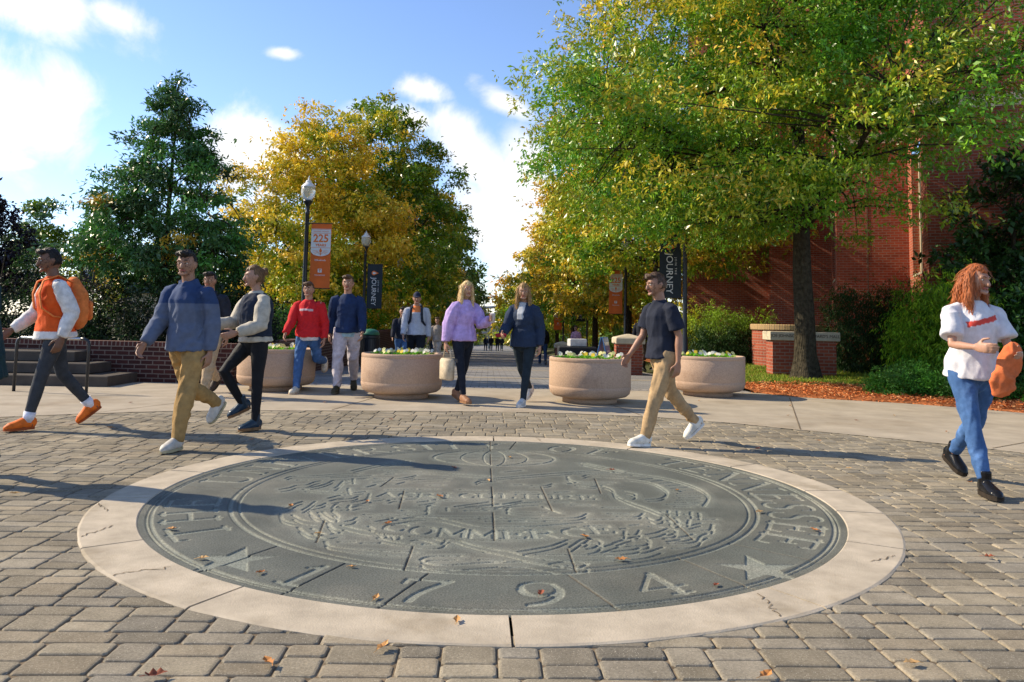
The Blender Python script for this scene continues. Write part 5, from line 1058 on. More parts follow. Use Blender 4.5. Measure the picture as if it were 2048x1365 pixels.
def strands(ho, hc, col, st, h):
    """loose strands lying over the hair, so that its edge is soft"""
    me = ho.data; n = len(me.vertices); co = np.empty(n*3, np.float32); me.vertices.foreach_get('co', co); co = co.reshape(-1, 3)
    nr = np.empty(n*3, np.float32); me.vertices.foreach_get('normal', nr); nr = nr.reshape(-1, 3); c = np.array(hc); rng = np.random.default_rng(n)
    ok = np.where(((co-c)*nr).sum(1) > .2*np.linalg.norm(co-c, axis=1))[0]; k = 900 if st == 'long' else 520; i = rng.choice(ok, k)
    P, Nn = co[i], nr[i]; g = np.array((0, -.25 if st != 'short' else .5, -1.0 if st != 'short' else -.35)) + rng.normal(0, .28, (k, 3)); g -= Nn*(g*Nn).sum(1, keepdims=True)*.9
    L = h*(rng.uniform(.03, .07, k) if st == 'long' else rng.uniform(.012, .028, k)); W = np.full(k, .0045)*rng.uniform(.6, 1.3, k)
    m2 = leaf_mesh('hair_strands', P+Nn*.001, g+Nn*.10, Nn, L, W, np.array(col)*rng.uniform(.55, 1.6, (k, 1)), .1); link('hair_strands', m2, HAIRV, ho)
def hair_mat(col):
    k = ('h', col)
    if k not in CM:
        m = mat('hair', col, .5, .3, .38, 1., .8, 1.); nt = m.node_tree
        mp = N(nt, 'ShaderNodeMapping'); mp.inputs[3].default_value = (120, 120, 9); tc = [n for n in nt.nodes if n.type == 'TEX_COORD'][0]; nt.links.new(tc.outputs['Object'], mp.inputs[0])
        for n in nt.nodes:
            if n.type == 'TEX_NOISE': nt.links.new(mp.outputs[0], n.inputs['Vector'])
        CM[k] = m
    return CM[k]
CLOTHV = mat('printed_fabric', None, .85, .2, .08, 20, .35, 16, attr='Col')
SKIN = {'fair': (.40, .215, .14), 'tan': (.33, .17, .105), 'brown': (.17, .085, .052)}
def skin_mat(k):
    if ('s', k) not in CM: CM[('s', k)] = mat('skin', SKIN[k], .5, .4, .06, 30)
    return CM[('s', k)]
EYE_W = mat('eye_white', (.75, .72, .68), .3, .5, 0); EYE_D = mat('iris', (.03, .02, .015), .2, .6, 0); LIP = mat('lips', (.34, .10, .08), .5, .4, 0)
def person(label, loc, face, H=1.75, skin='fair', legs=((22, 5), (-18, 20)), lean=3, arms=((-20, 8, 20), (20, 8, 25)), yaw=0, nod=0, top=None, bottom=None, shoes=None, hair=None, build=1.0,
           voxel=.0085, female=False, toes=(0, 0), group=None, sleeves=None, sleeve_len='long', extra=None, detail=True, arm_in=(0, 0), pelvis=0):
    """legs: (thigh forward, knee bend) left, right; arms: (forward, outward, elbow bend) left, right - degrees"""
    rt0 = math.atan2(-face[0], face[1]); t = empty('person', label, 'person', loc, rt0, group)
    h = H; B = build; V = Vector
    def d_(a, out=0.): a = rad(a); o = rad(out); return V((math.sin(o), math.sin(a)*math.cos(o), -math.cos(a)*math.cos(o)))
    hipw = .050*h*(1.08 if female else 1)
    J = {}; low = 9
    for s, sg, (a, k), tp in (('L', -1, legs[0], toes[0]), ('R', 1, legs[1], toes[1])):
        hip = V((sg*hipw, 0, 0)); knee = hip + d_(a, sg*1.5)*(.245*h); ank = knee + d_(a-k, -sg*1.0)*(.246*h)
        pit = rad(tp); fd = V((sg*.12, math.cos(pit), -math.sin(pit))).normalized(); up = V((0, math.sin(pit), math.cos(pit)))
        J[s] = (hip, knee, ank, fd, up); low = min(low, (ank-up*.040*h).z, (ank+fd*.105*h-up*.038*h).z)
    off = V((0, 0, -low)); J = {s: (a+off, b+off, c+off, d, e) for s, (a, b, c, d, e) in J.items()}
    root = V((0, 0, -low)); upv = V((0, math.sin(rad(lean)), math.cos(rad(lean)))); fw = V((0, math.cos(rad(lean)), -math.sin(rad(lean))))
    sp = lambda u: root + upv*(u*h)
    sw = (.098 if female else .108)*h*B
    Jn = sp(.300)
    A = {}
    for s, sg, (a, out, e), ain in (('L', -1, arms[0], arm_in[0]), ('R', 1, arms[1], arm_in[1])):
        sh = sp(.260)+V((sg*sw, 0, 0)); el = sh + d_(a+lean*.3, sg*out)*(.165*h); wr = el + d_(a+e, sg*(out*.5-ain))*(.145*h); A[s] = (sh, el, wr)
    hc = Jn + upv*(.096*h) + fw*(.014*h)
    HM = Matrix.Rotation(rad(-yaw), 3, 'Z') @ Matrix.Rotation(rad(-lean-nod), 3, 'X')
    def head_fn(d):
        x, y, z = d.x*.0435*h, d.y*.0545*h, d.z*.066*h
        if d.z < 0: k = 1-.34*d.z*d.z; x *= k; y *= (1-.10*d.z*d.z); y += .010*h*d.z*d.z*(1 if d.y > 0 else .2)
        if d.y > .3: y *= .97
        return V((x, y, z))
    hp = lambda x, y, z: hc + HM @ V((x*h, y*h, z*h))
    b = MB()
    X = V((1, 0, 0))
    ch = 1.0 if not female else .94
    tor = [(-.035, .062, .050), (.0, .083 if not female else .088, .062), (.05, .080, .058), (.10, .072 if not female else .064, .052), (.17, .084*ch, .060), (.22, .092*ch, .062), (.258, .080*ch, .052), (.285, .050, .042), (.300, .036, .034)]
    b.tube([sp(u) for u, _, _ in tor], [(ra*h*B*.89, rb*h*B*.89) for _, ra, rb in tor], 16, ref=X, round_=True)
    b.tube([sp(.27), Jn+upv*.012*h, hc-upv*.03*h-fw*.006*h], [.036*h*(.85 if female else 1), .032*h*(.85 if female else 1), .031*h*(.85 if female else 1)], 12, round_=True)
    b.sphere(hc, None, 24, 18, head_fn, HM)
    b.tube([hp(0, .050, .012), hp(0, .060, -.008), hp(0, .0625, -.016)], [.0055*h, .0078*h, .0085*h], 8, round_=True)
    b.tube([hp(-.026, .046, .016), hp(0, .0515, .018), hp(.026, .046, .016)], [.006*h]*3, 8, round_=True)
    b.tube([hp(-.016, .0455, -.046), hp(0, .050, -.052), hp(.016, .0455, -.046)], [.008*h]*3, 8, round_=True)
    for sg in (-1, 1): b.tube([hp(sg*.043, -.004, .012), hp(sg*.047, -.006, .0), hp(sg*.043, .0, -.018)], [(.012*h, .0045*h), (.014*h, .005*h), (.008*h, .0045*h)], 8, ref=HM @ V((0, 1, 0)), round_=True)
    for s, sg in (('L', -1), ('R', 1)):
        hip, kn, an, fd, up = J[s]; q = 1.0*B
        b.tube([hip+V((0, 0, .02*h)), hip.lerp(kn, .35), hip.lerp(kn, .75), kn, kn.lerp(an, .3), kn.lerp(an, .7), an], [.050*h*q, .046*h*q, .034*h*q, .030*h, .031*h*q, .022*h, .019*h], 12, round_=True)
        b.tube([an-fd*.02*h-up*.012*h, an+fd*.03*h-up*.02*h, an+fd*.095*h-up*.03*h], [(.022*h, .02*h), (.024*h, .017*h), (.024*h, .008*h)], 10, ref=up.cross(fd), round_=True)
        sh, el, wr = A[s]; fa = (wr-el).normalized(); q = B*(.85 if female else 1)
        b.tube([sh, sh.lerp(el, .3), sh.lerp(el, .7), el, el.lerp(wr, .3), el.lerp(wr, .75), wr], [.026*h*q, .0265*h*q, .022*h*q, .0205*h*q, .022*h*q, .016*h*q, .0135*h*q], 12, round_=True)
        # hand: palm, four fingers, thumb, slightly curled
        inward = V((-sg, 0, 0)); nrm = (inward - fa*inward.dot(fa)).normalized(); thumb = fa.cross(nrm)*sg
        if thumb.dot(fw) < 0 and abs(fa.y) < .8: thumb = -thumb
        hd = (fa*.97+nrm*.12).normalized()
        b.tube([wr-fa*.005*h, wr+hd*.018*h, wr+hd*.050*h, wr+hd*.056*h], [(.015*h, .0095*h), (.0215*h, .0095*h), (.0225*h, .0085*h), (.020*h, .007*h)], 12, ref=thumb, round_=True)
        if detail:
            for k, (o_, ln) in enumerate(((.0165, .040), (.0055, .046), (-.0055, .043), (-.0165, .033))):
                p0 = wr+hd*.050*h+thumb*o_*h; c1, c2 = rad(18+k*5), rad(48+k*7)
                p1 = p0 + (hd*math.cos(c1)+nrm*math.sin(c1)+thumb*o_*3)*ln*.52*h; p2 = p1 + (hd*math.cos(c2)+nrm*math.sin(c2))*ln*.48*h
                b.tube([p0, p1, p2], [.0056*h, .0052*h, .0043*h], 7, round_=True)
            p0 = wr+hd*.014*h+thumb*.014*h; p1 = p0+(hd*.6+thumb*.75+nrm*.25).normalized()*.028*h; p2 = p1+(hd*.9+thumb*.2+nrm*.3).normalized()*.024*h
            b.tube([p0, p1, p2], [.0075*h, .0062*h, .005*h], 7, round_=True)
    solid('body', b, .0065 if detail else .011, skin_mat(skin), t, 2)
    # face details
    if detail:
        for sg in (-1, 1):
            e = MB(); e.sphere(hp(sg*.0175, .0440, .005), (.0066*h, .0060*h, .0038*h), 10, 8); ew = e.build('eye', EYE_W, t, True)
            e = MB(); e.sphere(hp(sg*.0175, .0490, .005), (.0030*h, .0022*h, .0030*h), 8, 6); e.build('iris', EYE_D, ew, True)
            e = MB(); e.tube([hp(sg*.009, .0535, .0165), hp(sg*.018, .0535, .0195), hp(sg*.027, .0475, .0165)], [.0022*h]*3, 6, round_=True); e.build('eyebrow', cloth_mat((hair or {}).get('brow', (.07, .045, .03)), .8, 'brow'), t, True)
        e = MB(); e.tube([hp(-.0135, .0505, -.031), hp(0, .0545, -.0305), hp(.0135, .0505, -.031)], [(.004*h, .0028*h)]*3, 8, ref=HM @ V((0, 0, 1)), round_=True); e.build('mouth', LIP, t, True)
    # trousers / leggings / shorts
    bt = bottom; q = bt.get('fit', 1.0); b = MB(); end = bt.get('end', .97)
    w = bt.get('waist', .075)
    b.tube([sp(-.045), sp(-.01), sp(.03), sp(w)], [(.070*h*B*q**.5, .058*h*B), (.094*h*B*q**.3, .071*h*B), (.090*h*B*q**.3, .069*h*B), (.085*h*B, .064*h*B)], 16, ref=X, round_=True)
    for s, sg in (('L', -1), ('R', 1)):
        hip, kn, an, fd, up = J[s]; pe = kn.lerp(an, end) if end > 0 else hip.lerp(kn, 1+end)
        if end > 0: b.tube([hip+V((0, 0, .01*h)), hip.lerp(kn, .35), hip.lerp(kn, .75), kn, kn.lerp(an, .3*end), kn.lerp(an, .7*end), pe], [.058*h*B*q**.4, .055*h*B*q**.7, .043*h*q, .039*h*q, .038*h*q, .031*h*q*bt.get('flare', 1), .027*h*q*bt.get('flare', 1)], 14, round_=False)
        else: b.tube([hip+V((0, 0, .01*h)), hip.lerp(kn, .35), hip.lerp(kn, .7), pe], [.058*h*B*q**.4, .058*h*B*q, .054*h*q, .053*h*q], 14)
    solid(bt.get('name', 'trousers'), b, voxel, cloth_mat(bt['col'], bt.get('rough', .85)), t, 3, .030*min(1.2, q) if bt.get('loose', True) else .006, .07, None)
    # upper garment
    tp = top; q = tp.get('fit', 1.0); hem = tp.get('hem', -.02); b = MB()
    rows = [(hem, .098*q, .092*q), (.05, .091*q, .075*q), (.10, (.082 if not female else .075)*q, .066*q), (.17, .090*ch*q, .071*q), (.22, .096*ch, .071*q), (.258, .090*ch, .062), (.282, .062, .050), (.300, .042, .042), (.308, .037, .038)]
    b.tube([sp(u) for u, _, _ in rows], [(ra*h*B, rb*h*B) for _, ra, rb in rows], 18, ref=X)
    if female: 
        for sg in (-1, 1): b.sphere(sp(.195)+fw*.045*h+X*sg*.040*h, (.036*h, .034*h, .036*h), 12, 8)
    sb = MB() if sleeves else b
    fr = {'long': 1.0, 'half': 0.0, 'none': -1}[sleeve_len]
    if sleeve_len != 'none':
        for s, sg in (('L', -1), ('R', 1)):
            sh, el, wr = A[s]; g = tp.get('sleeve', 1.0)*q
            if fr > .5: sb.tube([sh-V((sg*.035*h, 0, -.004*h)), sh-V((0, 0, .004*h)), sh.lerp(el, .4), el, el.lerp(wr, .4), el.lerp(wr, .95)], [.030*h, .0355*h*B, .037*h*g, .034*h*g, .031*h*g, .0235*h*g], 14)
            else: sb.tube([sh-V((sg*.035*h, 0, -.004*h)), sh-V((0, 0, .004*h)), sh.lerp(el, .4), sh.lerp(el, .75)], [.030*h, .0355*h*B, .038*h*g, .040*h*g], 14)
    if tp.get('collar'): b.tube([sp(.285), sp(.312)+fw*.004*h], [.050*h, .044*h], 14)
    if tp.get('hood'): b.sphere(sp(.30)-fw*.045*h, (.055*h, .035*h, .04*h), 14, 10)
    cf = tp.get('print'); colfn = (lambda co: cf(co, h, root)) if cf else None
    solid(tp.get('name', 'shirt'), b, voxel, CLOTHV if cf else cloth_mat(tp['col'], tp.get('rough', .85)), t, 3, tp.get('fold', .020), tp.get('fscale', .085), colfn)
    if sleeves: solid('sleeves', sb, voxel, cloth_mat(sleeves), t, 3, .020, .07)
    if tp.get('under'):   # a hem of another shirt showing below
        u = MB(); u.tube([sp(hem-.035), sp(hem+.02)], [(.086*h*B*q, .069*h*B*q)]*2, 18, ref=X); solid('shirt_tail', u, voxel, cloth_mat(tp['under']), t, 2, .01)
    # shoes
    for s, sg in (('L', -1), ('R', 1)):
        hip, kn, an, fd, up = J[s]; sd = up.cross(fd).normalized(); b = MB()
        hi = shoes.get('height', .0); z0 = -.038*h
        pts = [(-.028, .020, .032), (-.012, .024, .036), (.025, .026, .031), (.058, .029, .024), (.084, .027, .020), (.097, .020, .015)]
        b.tube([an+fd*u*h+up*(z0+hh*h*.98) for u, w, hh in pts], [(w*h, hh*h) for u, w, hh in pts], 14, ref=sd, round_=True)
        b.tube([an-up*.015*h-fd*.004*h, an+up*(.012+hi)*h-fd*.004*h], [.025*h, (.026 if hi else .023)*h], 12, round_=False)
        sh_ = solid('shoe', b, .006 if detail else .01, cloth_mat(shoes['col'], shoes.get('rough', .6), 'shoe_upper', .1), t, 2)
        b = MB(); rs = []
        for zz in (z0-.001*h, z0+shoes.get('sole_h', .012)*h):
            rs.append([an+fd*(u*h)+sd*(w*h)+up*zz for u, w in [(-.038, 0), (-.034, -.016), (-.01, -.024), (.025, -.025), (.06, -.030), (.088, -.027), (.107, -.013), (.110, 0), (.107, .013), (.088, .027), (.06, .030), (.025, .026), (-.01, .024), (-.034, .016)]])
        b.rings(rs); b.build('sole', cloth_mat(shoes.get('sole', (.6, .58, .52)), .7, 'sole_rubber'), sh_)
        if shoes.get('laces'):
            b = MB()
            for k in range(4): c = an+fd*(.022+.014*k)*h+up*(.0175-.0095*k)*h; b.tube([c-sd*.013*h, c+up*.003*h, c+sd*.013*h], [.0022*h]*3, 5)
            b.build('laces', cloth_mat(shoes['laces'], .8), sh_)
        if shoes.get('sock'):
            b = MB(); b.tube([an-up*.0*h, an.lerp(kn, .22)], [.026*h, .031*h], 12); b.build('sock', cloth_mat(shoes['sock'], .9), t, True)
    # hair
    if hair:
        st = hair['style']; b = MB(); hm = hair_mat(hair['col'])
        def hf(d):
            p = head_fn(d); front = d.y > .12 and d.z < hair.get('line', .50)+.25*abs(d.x); low = d.z < (-.55 if st != 'short' else -.35)
            k = .90 if (front or low or (d.y > -.15 and d.z < -.05 and st != 'long')) else 1.10
            if not front and d.z > .5: k = 1.12
            return p*k
        if st == 'cap':
            b.sphere(hc, None, 22, 16, lambda d: head_fn(d)*(1.10 if d.z > .18 or (d.y < -.2 and d.z > -.3) else .9), HM)
            solid('hair', b, .007, hm, t, 1)
            c = MB(); c.sphere(hc, None, 22, 16, lambda d: head_fn(d)*(1.15 if d.z > .22 else .9), HM); c.tube([hp(-.03, .045, .024), hp(0, .085, .020), hp(.03, .045, .024)], [(.006*h, .004*h)]*3, 8)
            c.tube([hp(0, .04, .026), hp(0, .070, .024), hp(0, .090, .018)], [(.036*h, .004*h), (.034*h, .004*h), (.02*h, .004*h)], 12, ref=HM @ X, round_=True); solid('cap', c, .006, cloth_mat(hair['cap'], .8), t, 1)
        else:
            b.sphere(hc, None, 26, 20, hf, HM)
            if st == 'bun': b.sphere(hp(0, -.062, .030), (.024*h, .022*h, .024*h), 12, 10)
            if st == 'long':
                b.tube([hp(0, -.030, .02), hp(0, -.048, -.04), hp(.0, -.056, -.10), hp(.0, -.050, -.16)], [(.046*h, .030*h), (.052*h, .030*h), (.054*h, .024*h), (.035*h, .014*h)], 14, ref=HM @ X, round_=True)
                for sg in (-1, 1): b.tube([hp(sg*.036, .0, .03), hp(sg*.046, .002, -.03), hp(sg*.050, .010, -.09), hp(sg*.046, .026, -.14)], [(.018*h, .022*h), (.016*h, .026*h), (.015*h, .024*h), (.008*h, .010*h)], 10, ref=HM @ X, round_=True)
            if st == 'short':
                b.tube([hp(-.026, .040, .052), hp(.0, .050, .058), hp(.028, .040, .052)], [.013*h]*3, 10, round_=True)
            ho = solid('hair', b, .006 if detail else .01, hm, t, 1, .010, .03, None, (70., 7.))
            if detail: strands(ho, hc, hair['col'], st, h)
            if hair.get('beard'):
                b = MB(); b.tube([hp(-.034, .022, -.022), hp(-.024, .040, -.044), hp(0, .049, -.053), hp(.024, .040, -.044), hp(.034, .022, -.022)], [.007*h]*5, 8, round_=True); solid('beard', b, .006, hm, t, 1, .004, .02)
    if extra: extra(t, dict(sp=sp, fw=fw, up=upv, h=h, J=J, A=A, hc=hc, hp=hp, X=X, voxel=voxel, B=B))
    return t
def world_of(t, p):
    c, s = math.cos(t.rotation_euler[2]), math.sin(t.rotation_euler[2]); return (t.location[0]+p.x*c-p.y*s, t.location[1]+p.x*s+p.y*c, t.location[2]+p.z)
def backpack(t, k, col, label, straps=True, size=1.0):
    """a bag worn on the back: a thing of its own"""
    h = k['h']; e = empty('backpack', label, 'backpack', t.location, t.rotation_euler[2]); m = cloth_mat(col, .8, 'pack_cloth'); sp, fw = k['sp'], k['fw']
    b = MB(); b.tube([sp(.05)-fw*.115*h, sp(.10)-fw*.125*h, sp(.20)-fw*.120*h, sp(.275)-fw*.10*h], [(.070*h*size, .045*h), (.080*h*size, .055*h), (.078*h*size, .050*h), (.05*h*size, .03*h)], 16, ref=k['X'], round_=True); solid('pack_body', b, .01, m, e, 2, .01, .06)
    b = MB(); b.tube([sp(.07)-fw*.17*h, sp(.15)-fw*.175*h], [(.055*h, .018*h)]*2, 12, ref=k['X'], round_=True); solid('pocket', b, .01, m, e, 2)
    if straps:
        for sg in (-1, 1):
            b = MB(); o = k['X']*sg; pts = [sp(.27)-fw*.085*h+o*.045*h, sp(.312)-fw*.01*h+o*.052*h, sp(.285)+fw*.064*h+o*.058*h, sp(.22)+fw*.086*h+o*.062*h, sp(.14)+fw*.082*h+o*.070*h, sp(.09)+fw*.03*h+o*.098*h, sp(.07)-fw*.06*h+o*.085*h]
            b.tube(pts, [(.017*h, .005*h)]*7, 8, ref=k['X']); solid('strap', b, .008, m, e, 1)
    return e
def bundle(name, label, cat, t, p, fn, col):
    e = empty(name, label, cat, world_of(t, p), t.rotation_euler[2]); b = MB(); fn(b); solid('folded_cloth', b, .007, cloth_mat(col), e, 3, .04, .05); return e
def held(name, label, cat, t, p, fn, mtl):
    e = MB(); fn(e); o = e.build(name, mtl, None, True, loc=world_of(t, p)); o.rotation_euler[2] = t.rotation_euler[2]; tag(o, label, cat); return o
def G(x, y, dz=0): return (x, y, dz)
GZ = .0085
# --- orange jersey, left
def orange_print(co, h, root):
    z = co.z-root.z
    if z < .005*h: return (.72, .70, .68)
    if co.y > .02*h and .14*h < z < .25*h and abs(co.x+.02*h) < .05*h: return (.62, .10, .02)
    return (.74, .105, .018)
def ex_orange(t, k):
    backpack(t, k, (.70, .20, .05), 'orange backpack on the back of the person in the orange jersey', True, .8)
person('person in orange jersey with white sleeves, dark leggings and orange running shoes', G(-4.42, 8.02, GZ), (-.72, -.69), 1.84, 'brown', ((16, 4), (-16, 24)), 5, ((-24, 9, 42), (14, 8, 36)), 5, 4,
       dict(col=(.74, .105, .018), print=orange_print, fit=1.16, hem=-.03, name='jersey', fold=.03), dict(col=(.045, .050, .058), fit=.88, loose=False, name='leggings'), dict(col=(.80, .17, .02), sole=(.35, .08, .02), sock=(.75, .74, .80), laces=(.5, .1, .02)), dict(style='short', col=(.012, .009, .008)), sleeves=(.66, .65, .63), toes=(0, 38), extra=ex_orange)
# --- khaki trousers, blue grey pullover
def pullover(co, h, root):
    z = co.z-root.z
    return (.030, .055, .13) if z > .195*h else (.10, .125, .19)
person('person striding in khaki trousers and blue-grey pullover with a navy yoke', G(-2.68, 7.0, GZ), (-.35, -.94), 1.76, 'tan', ((14, 3), (-20, 44)), 4, ((-14, 5, 18), (16, 5, 24)), -18, 0,
       dict(col=(.10, .125, .19), print=pullover, fit=1.16, hem=-.035, name='pullover', collar=True, fold=.035), dict(col=KHAKI, fit=1.05), dict(col=(.52, .49, .43), sole=(.42, .36, .22), laces=(.6, .6, .6)), dict(style='short', col=(.016, .012, .010)), toes=(0, 50))
# --- behind: dark jacket, khaki trousers
person('person in dark jacket and pale khaki trousers behind the blue-grey pullover', G(-4.05, 11.35, GZ), (-.15, -.99), 1.82, 'tan', ((18, 4), (-18, 26)), 3, ((-14, 8, 18), (16, 8, 24)), 0, 0,
       dict(col=(.020, .024, .036), fit=1.15, name='jacket', collar=True, fold=.03), dict(col=TAN, fit=1.1), dict(col=(.05, .035, .025), sole=(.03, .025, .02)), dict(style='short', col=(.02, .013, .01)), toes=(0, 36))
# --- black leggings, cream sleeves, dark vest
def ex_vest(t, k):
    h = k['h']; sp = k['sp']; b = MB(); b.tube([sp(.03), sp(.10), sp(.17), sp(.23), sp(.268), sp(.295)], [(.108*h, .094*h), (.100*h, .092*h), (.106*h, .102*h), (.104*h, .096*h), (.088*h, .076*h), (.05*h, .052*h)], 18, ref=k['X']); solid('vest', b, .0085, cloth_mat((.018, .026, .045)), t, 3, .02, .06)
    A = k['A']; el, wr = A['R'][1], A['R'][2]
person('person with brown bun, cream sleeves, dark vest, black leggings and one knee raised', G(-2.42, 8.12, GZ), (-.72, -.69), 1.69, 'fair', ((2, 2), (42, 74)), 2, ((10, 10, 60), (24, 10, 62)), 18, 2,
       dict(col=(.46, .42, .34), fit=1.12, hem=0.0, name='sweater', sleeve=1.15), dict(col=(.010, .011, .014), fit=.84, loose=False, name='leggings', rough=.7), dict(col=(.022, .042, .065), rough=.3, sole=(.20, .11, .05), height=.045, sole_h=.016), dict(style='bun', col=(.16, .085, .035)), female=True, toes=(0, 22), extra=ex_vest, arm_in=(20, 20))
# --- red sweater, jeans
def red_print(co, h, root):
    z = co.z-root.z; x = co.x/h
    if co.y > .03*h and abs(z-(.215*h-.05*abs(x)*h)) < .009*h and abs(x) < .062 : return (.55, .42, .42)
    return (.52, .018, .022)
person('person in bright red sweater and blue jeans before the leftmost planter', G(-2.78, 12.0, GZ), (-.1, -.99), 1.72, 'fair', ((-24, 58), (14, 3)), 3, ((-16, 10, 28), (16, 10, 28)), 0, 0,
       dict(col=(.52, .018, .022), print=red_print, fit=1.16, name='sweater', fold=.03, under=(.6, .6, .62)), dict(col=DENIM, fit=.95), dict(col=(.60, .56, .46), sole=(.55, .42, .30)), dict(style='short', col=(.10, .05, .025), line=.42), toes=(45, 0))
# --- navy shirt, pale trousers
person('person in navy top, light shirt tail and pale grey trousers between two left planters', G(-2.22, 12.15, GZ), (.08, -1), 1.84, 'fair', ((-15, 22), (15, 3)), 2, ((14, 8, 20), (-14, 8, 26)), 8, 0,
       dict(col=(.016, .032, .085), fit=1.10, name='sweatshirt', under=(.30, .45, .52)), dict(col=(.50, .46, .49), fit=1.12, name='joggers'), dict(col=(.05, .045, .025), sole=(.10, .09, .06), laces=(.3, .3, .25)), dict(style='short', col=(.09, .05, .028), line=.45), toes=(34, 0))
# --- man with cap and backpack, farther back
def grey_orange(co, h, root):
    z = co.z-root.z
    if co.y > 0 and z > .235*h and abs(co.x) < .05*h: return (.72, .22, .07)
    return (.42, .44, .50)
def ex_pack(t, k): backpack(t, k, (.02, .024, .035), 'dark backpack with straps over the grey sweatshirt of the person in the cap', True)
person('person in dark cap and grey sweatshirt with orange collar, wearing a backpack', G(-1.50, 16.0, ground_z(0, 16)+.012), (.05, -1), 1.80, 'fair', ((12, 3), (-14, 18)), 2, ((-10, 8, 14), (12, 8, 18)), 0, 4,
       dict(col=(.42, .44, .50), print=grey_orange, fit=1.15, name='sweatshirt', hood=True), dict(col=DARK, fit=1.05), dict(col=(.05, .05, .05), sole=(.5, .5, .5)), dict(style='cap', col=(.05, .03, .02), cap=(.016, .022, .05)), toes=(0, 25), voxel=.011, extra=ex_pack)
# --- lilac sweater
def ex_lilac(t, k):
    A = k['A']; h = k['h']; wr = A['R'][2]
    def bag(b): b.rings([[(sx*w, sy*d, z) for sx, sy in ((-1, -1), (1, -1), (1, 1), (-1, 1))] for z, w, d in ((-.46, .025, .10), (-.44, .04, .12), (-.2, .035, .13), (-.16, .015, .125))]); b.tube([(0, -.1, -.18), (0, -.06, -.03), (0, .0, .0), (0, .06, -.03), (0, .1, -.18)], [.010]*5, 6)
    held('tote_bag', 'cream tote bag hanging from the hand of the person in the lilac sweater', 'bag', t, wr-Vector((.03, 0, .06)), bag, cloth_mat((.50, .42, .30)))
    wr = A['L'][2]+(A['L'][2]-A['L'][1]).normalized()*.09
    def cup(b): b.lathe([(.026, -.06), (.036, .06), (.038, .062), (.034, .07), (.01, .072)], 16)
    held('drink_cup', 'clear iced drink cup in the hand of the person in the lilac sweater', 'cup', t, wr, cup, mat('cup_plastic', (.55, .52, .55), .15, .6, .05))
person('person with long blonde hair in lilac sweater and black leggings, holding a cup', G(-.36, 10.85, GZ), (.62, -.78), 1.70, 'fair', ((-12, 12), (14, 4)), 3, ((26, 8, 78), (-16, 12, 14)), 14, 0,
       dict(col=(.46, .33, .62), fit=1.16, name='sweater', sleeve=1.2, fold=.03), dict(col=(.012, .016, .026), fit=.86, loose=False, name='leggings', end=.9), dict(col=(.30, .15, .08), sole=(.25, .13, .06)), dict(style='long', col=(.62, .44, .20), brow=(.25, .15, .07)), female=True, toes=(20, 0), extra=ex_lilac, arm_in=(14, 0))
# --- dark jacket, fair hair
def jacket_print(co, h, root):
    z = co.z-root.z
    if co.y > .03*h and abs(co.x) < .028*h and z > .17*h: return (.42, .44, .46)
    return (.022, .036, .068)
def ex_red(t, k):
    wr = k['A']['R'][2]+(k['A']['R'][2]-k['A']['R'][1]).normalized()*.08
    def fl(b): b.box((0, 0, 0), (.16, .03, .05), 0, .01)
    held('red_folder', 'small dark red purse held by the person in the navy jacket', 'purse', t, wr, fl, cloth_mat((.30, .02, .03)))
person('person with light brown hair in navy jacket and dark leggings beside the third planter', G(.50, 10.85, GZ), (-.45, -.89), 1.73, 'fair', ((18, 4), (-20, 24)), 3, ((-14, 10, 24), (18, 10, 52)), -24, 4,
       dict(col=(.022, .036, .068), print=jacket_print, fit=1.20, name='jacket', collar=True, fold=.03, hem=-.045), dict(col=(.018, .028, .036), fit=.88, loose=False, name='leggings'), dict(col=(.56, .55, .52), sole=(.6, .58, .54), laces=(.6, .6, .6)), dict(style='long', col=(.30, .18, .07), brow=(.15, .08, .04)), female=True, toes=(0, 36), extra=ex_red, arm_in=(0, 15))
# --- tan trousers, dark top, in front of third planter
person('person in tan trousers, dark navy short-sleeved shirt and white running shoes', G(1.72, 7.58, GZ), (-.93, -.36), 1.72, 'tan', ((20, 3), (-22, 22)), 5, ((-16, 6, 20), (12, 4, 26)), 8, 4,
       dict(col=(.016, .020, .034), fit=1.10, name='shirt'), dict(col=(.40, .27, .14), fit=1.0), dict(col=(.70, .68, .60), sole=(.75, .74, .70), laces=(.5, .5, .5)), dict(style='short', col=(.08, .045, .025)), sleeve_len='half', toes=(-4, 38))
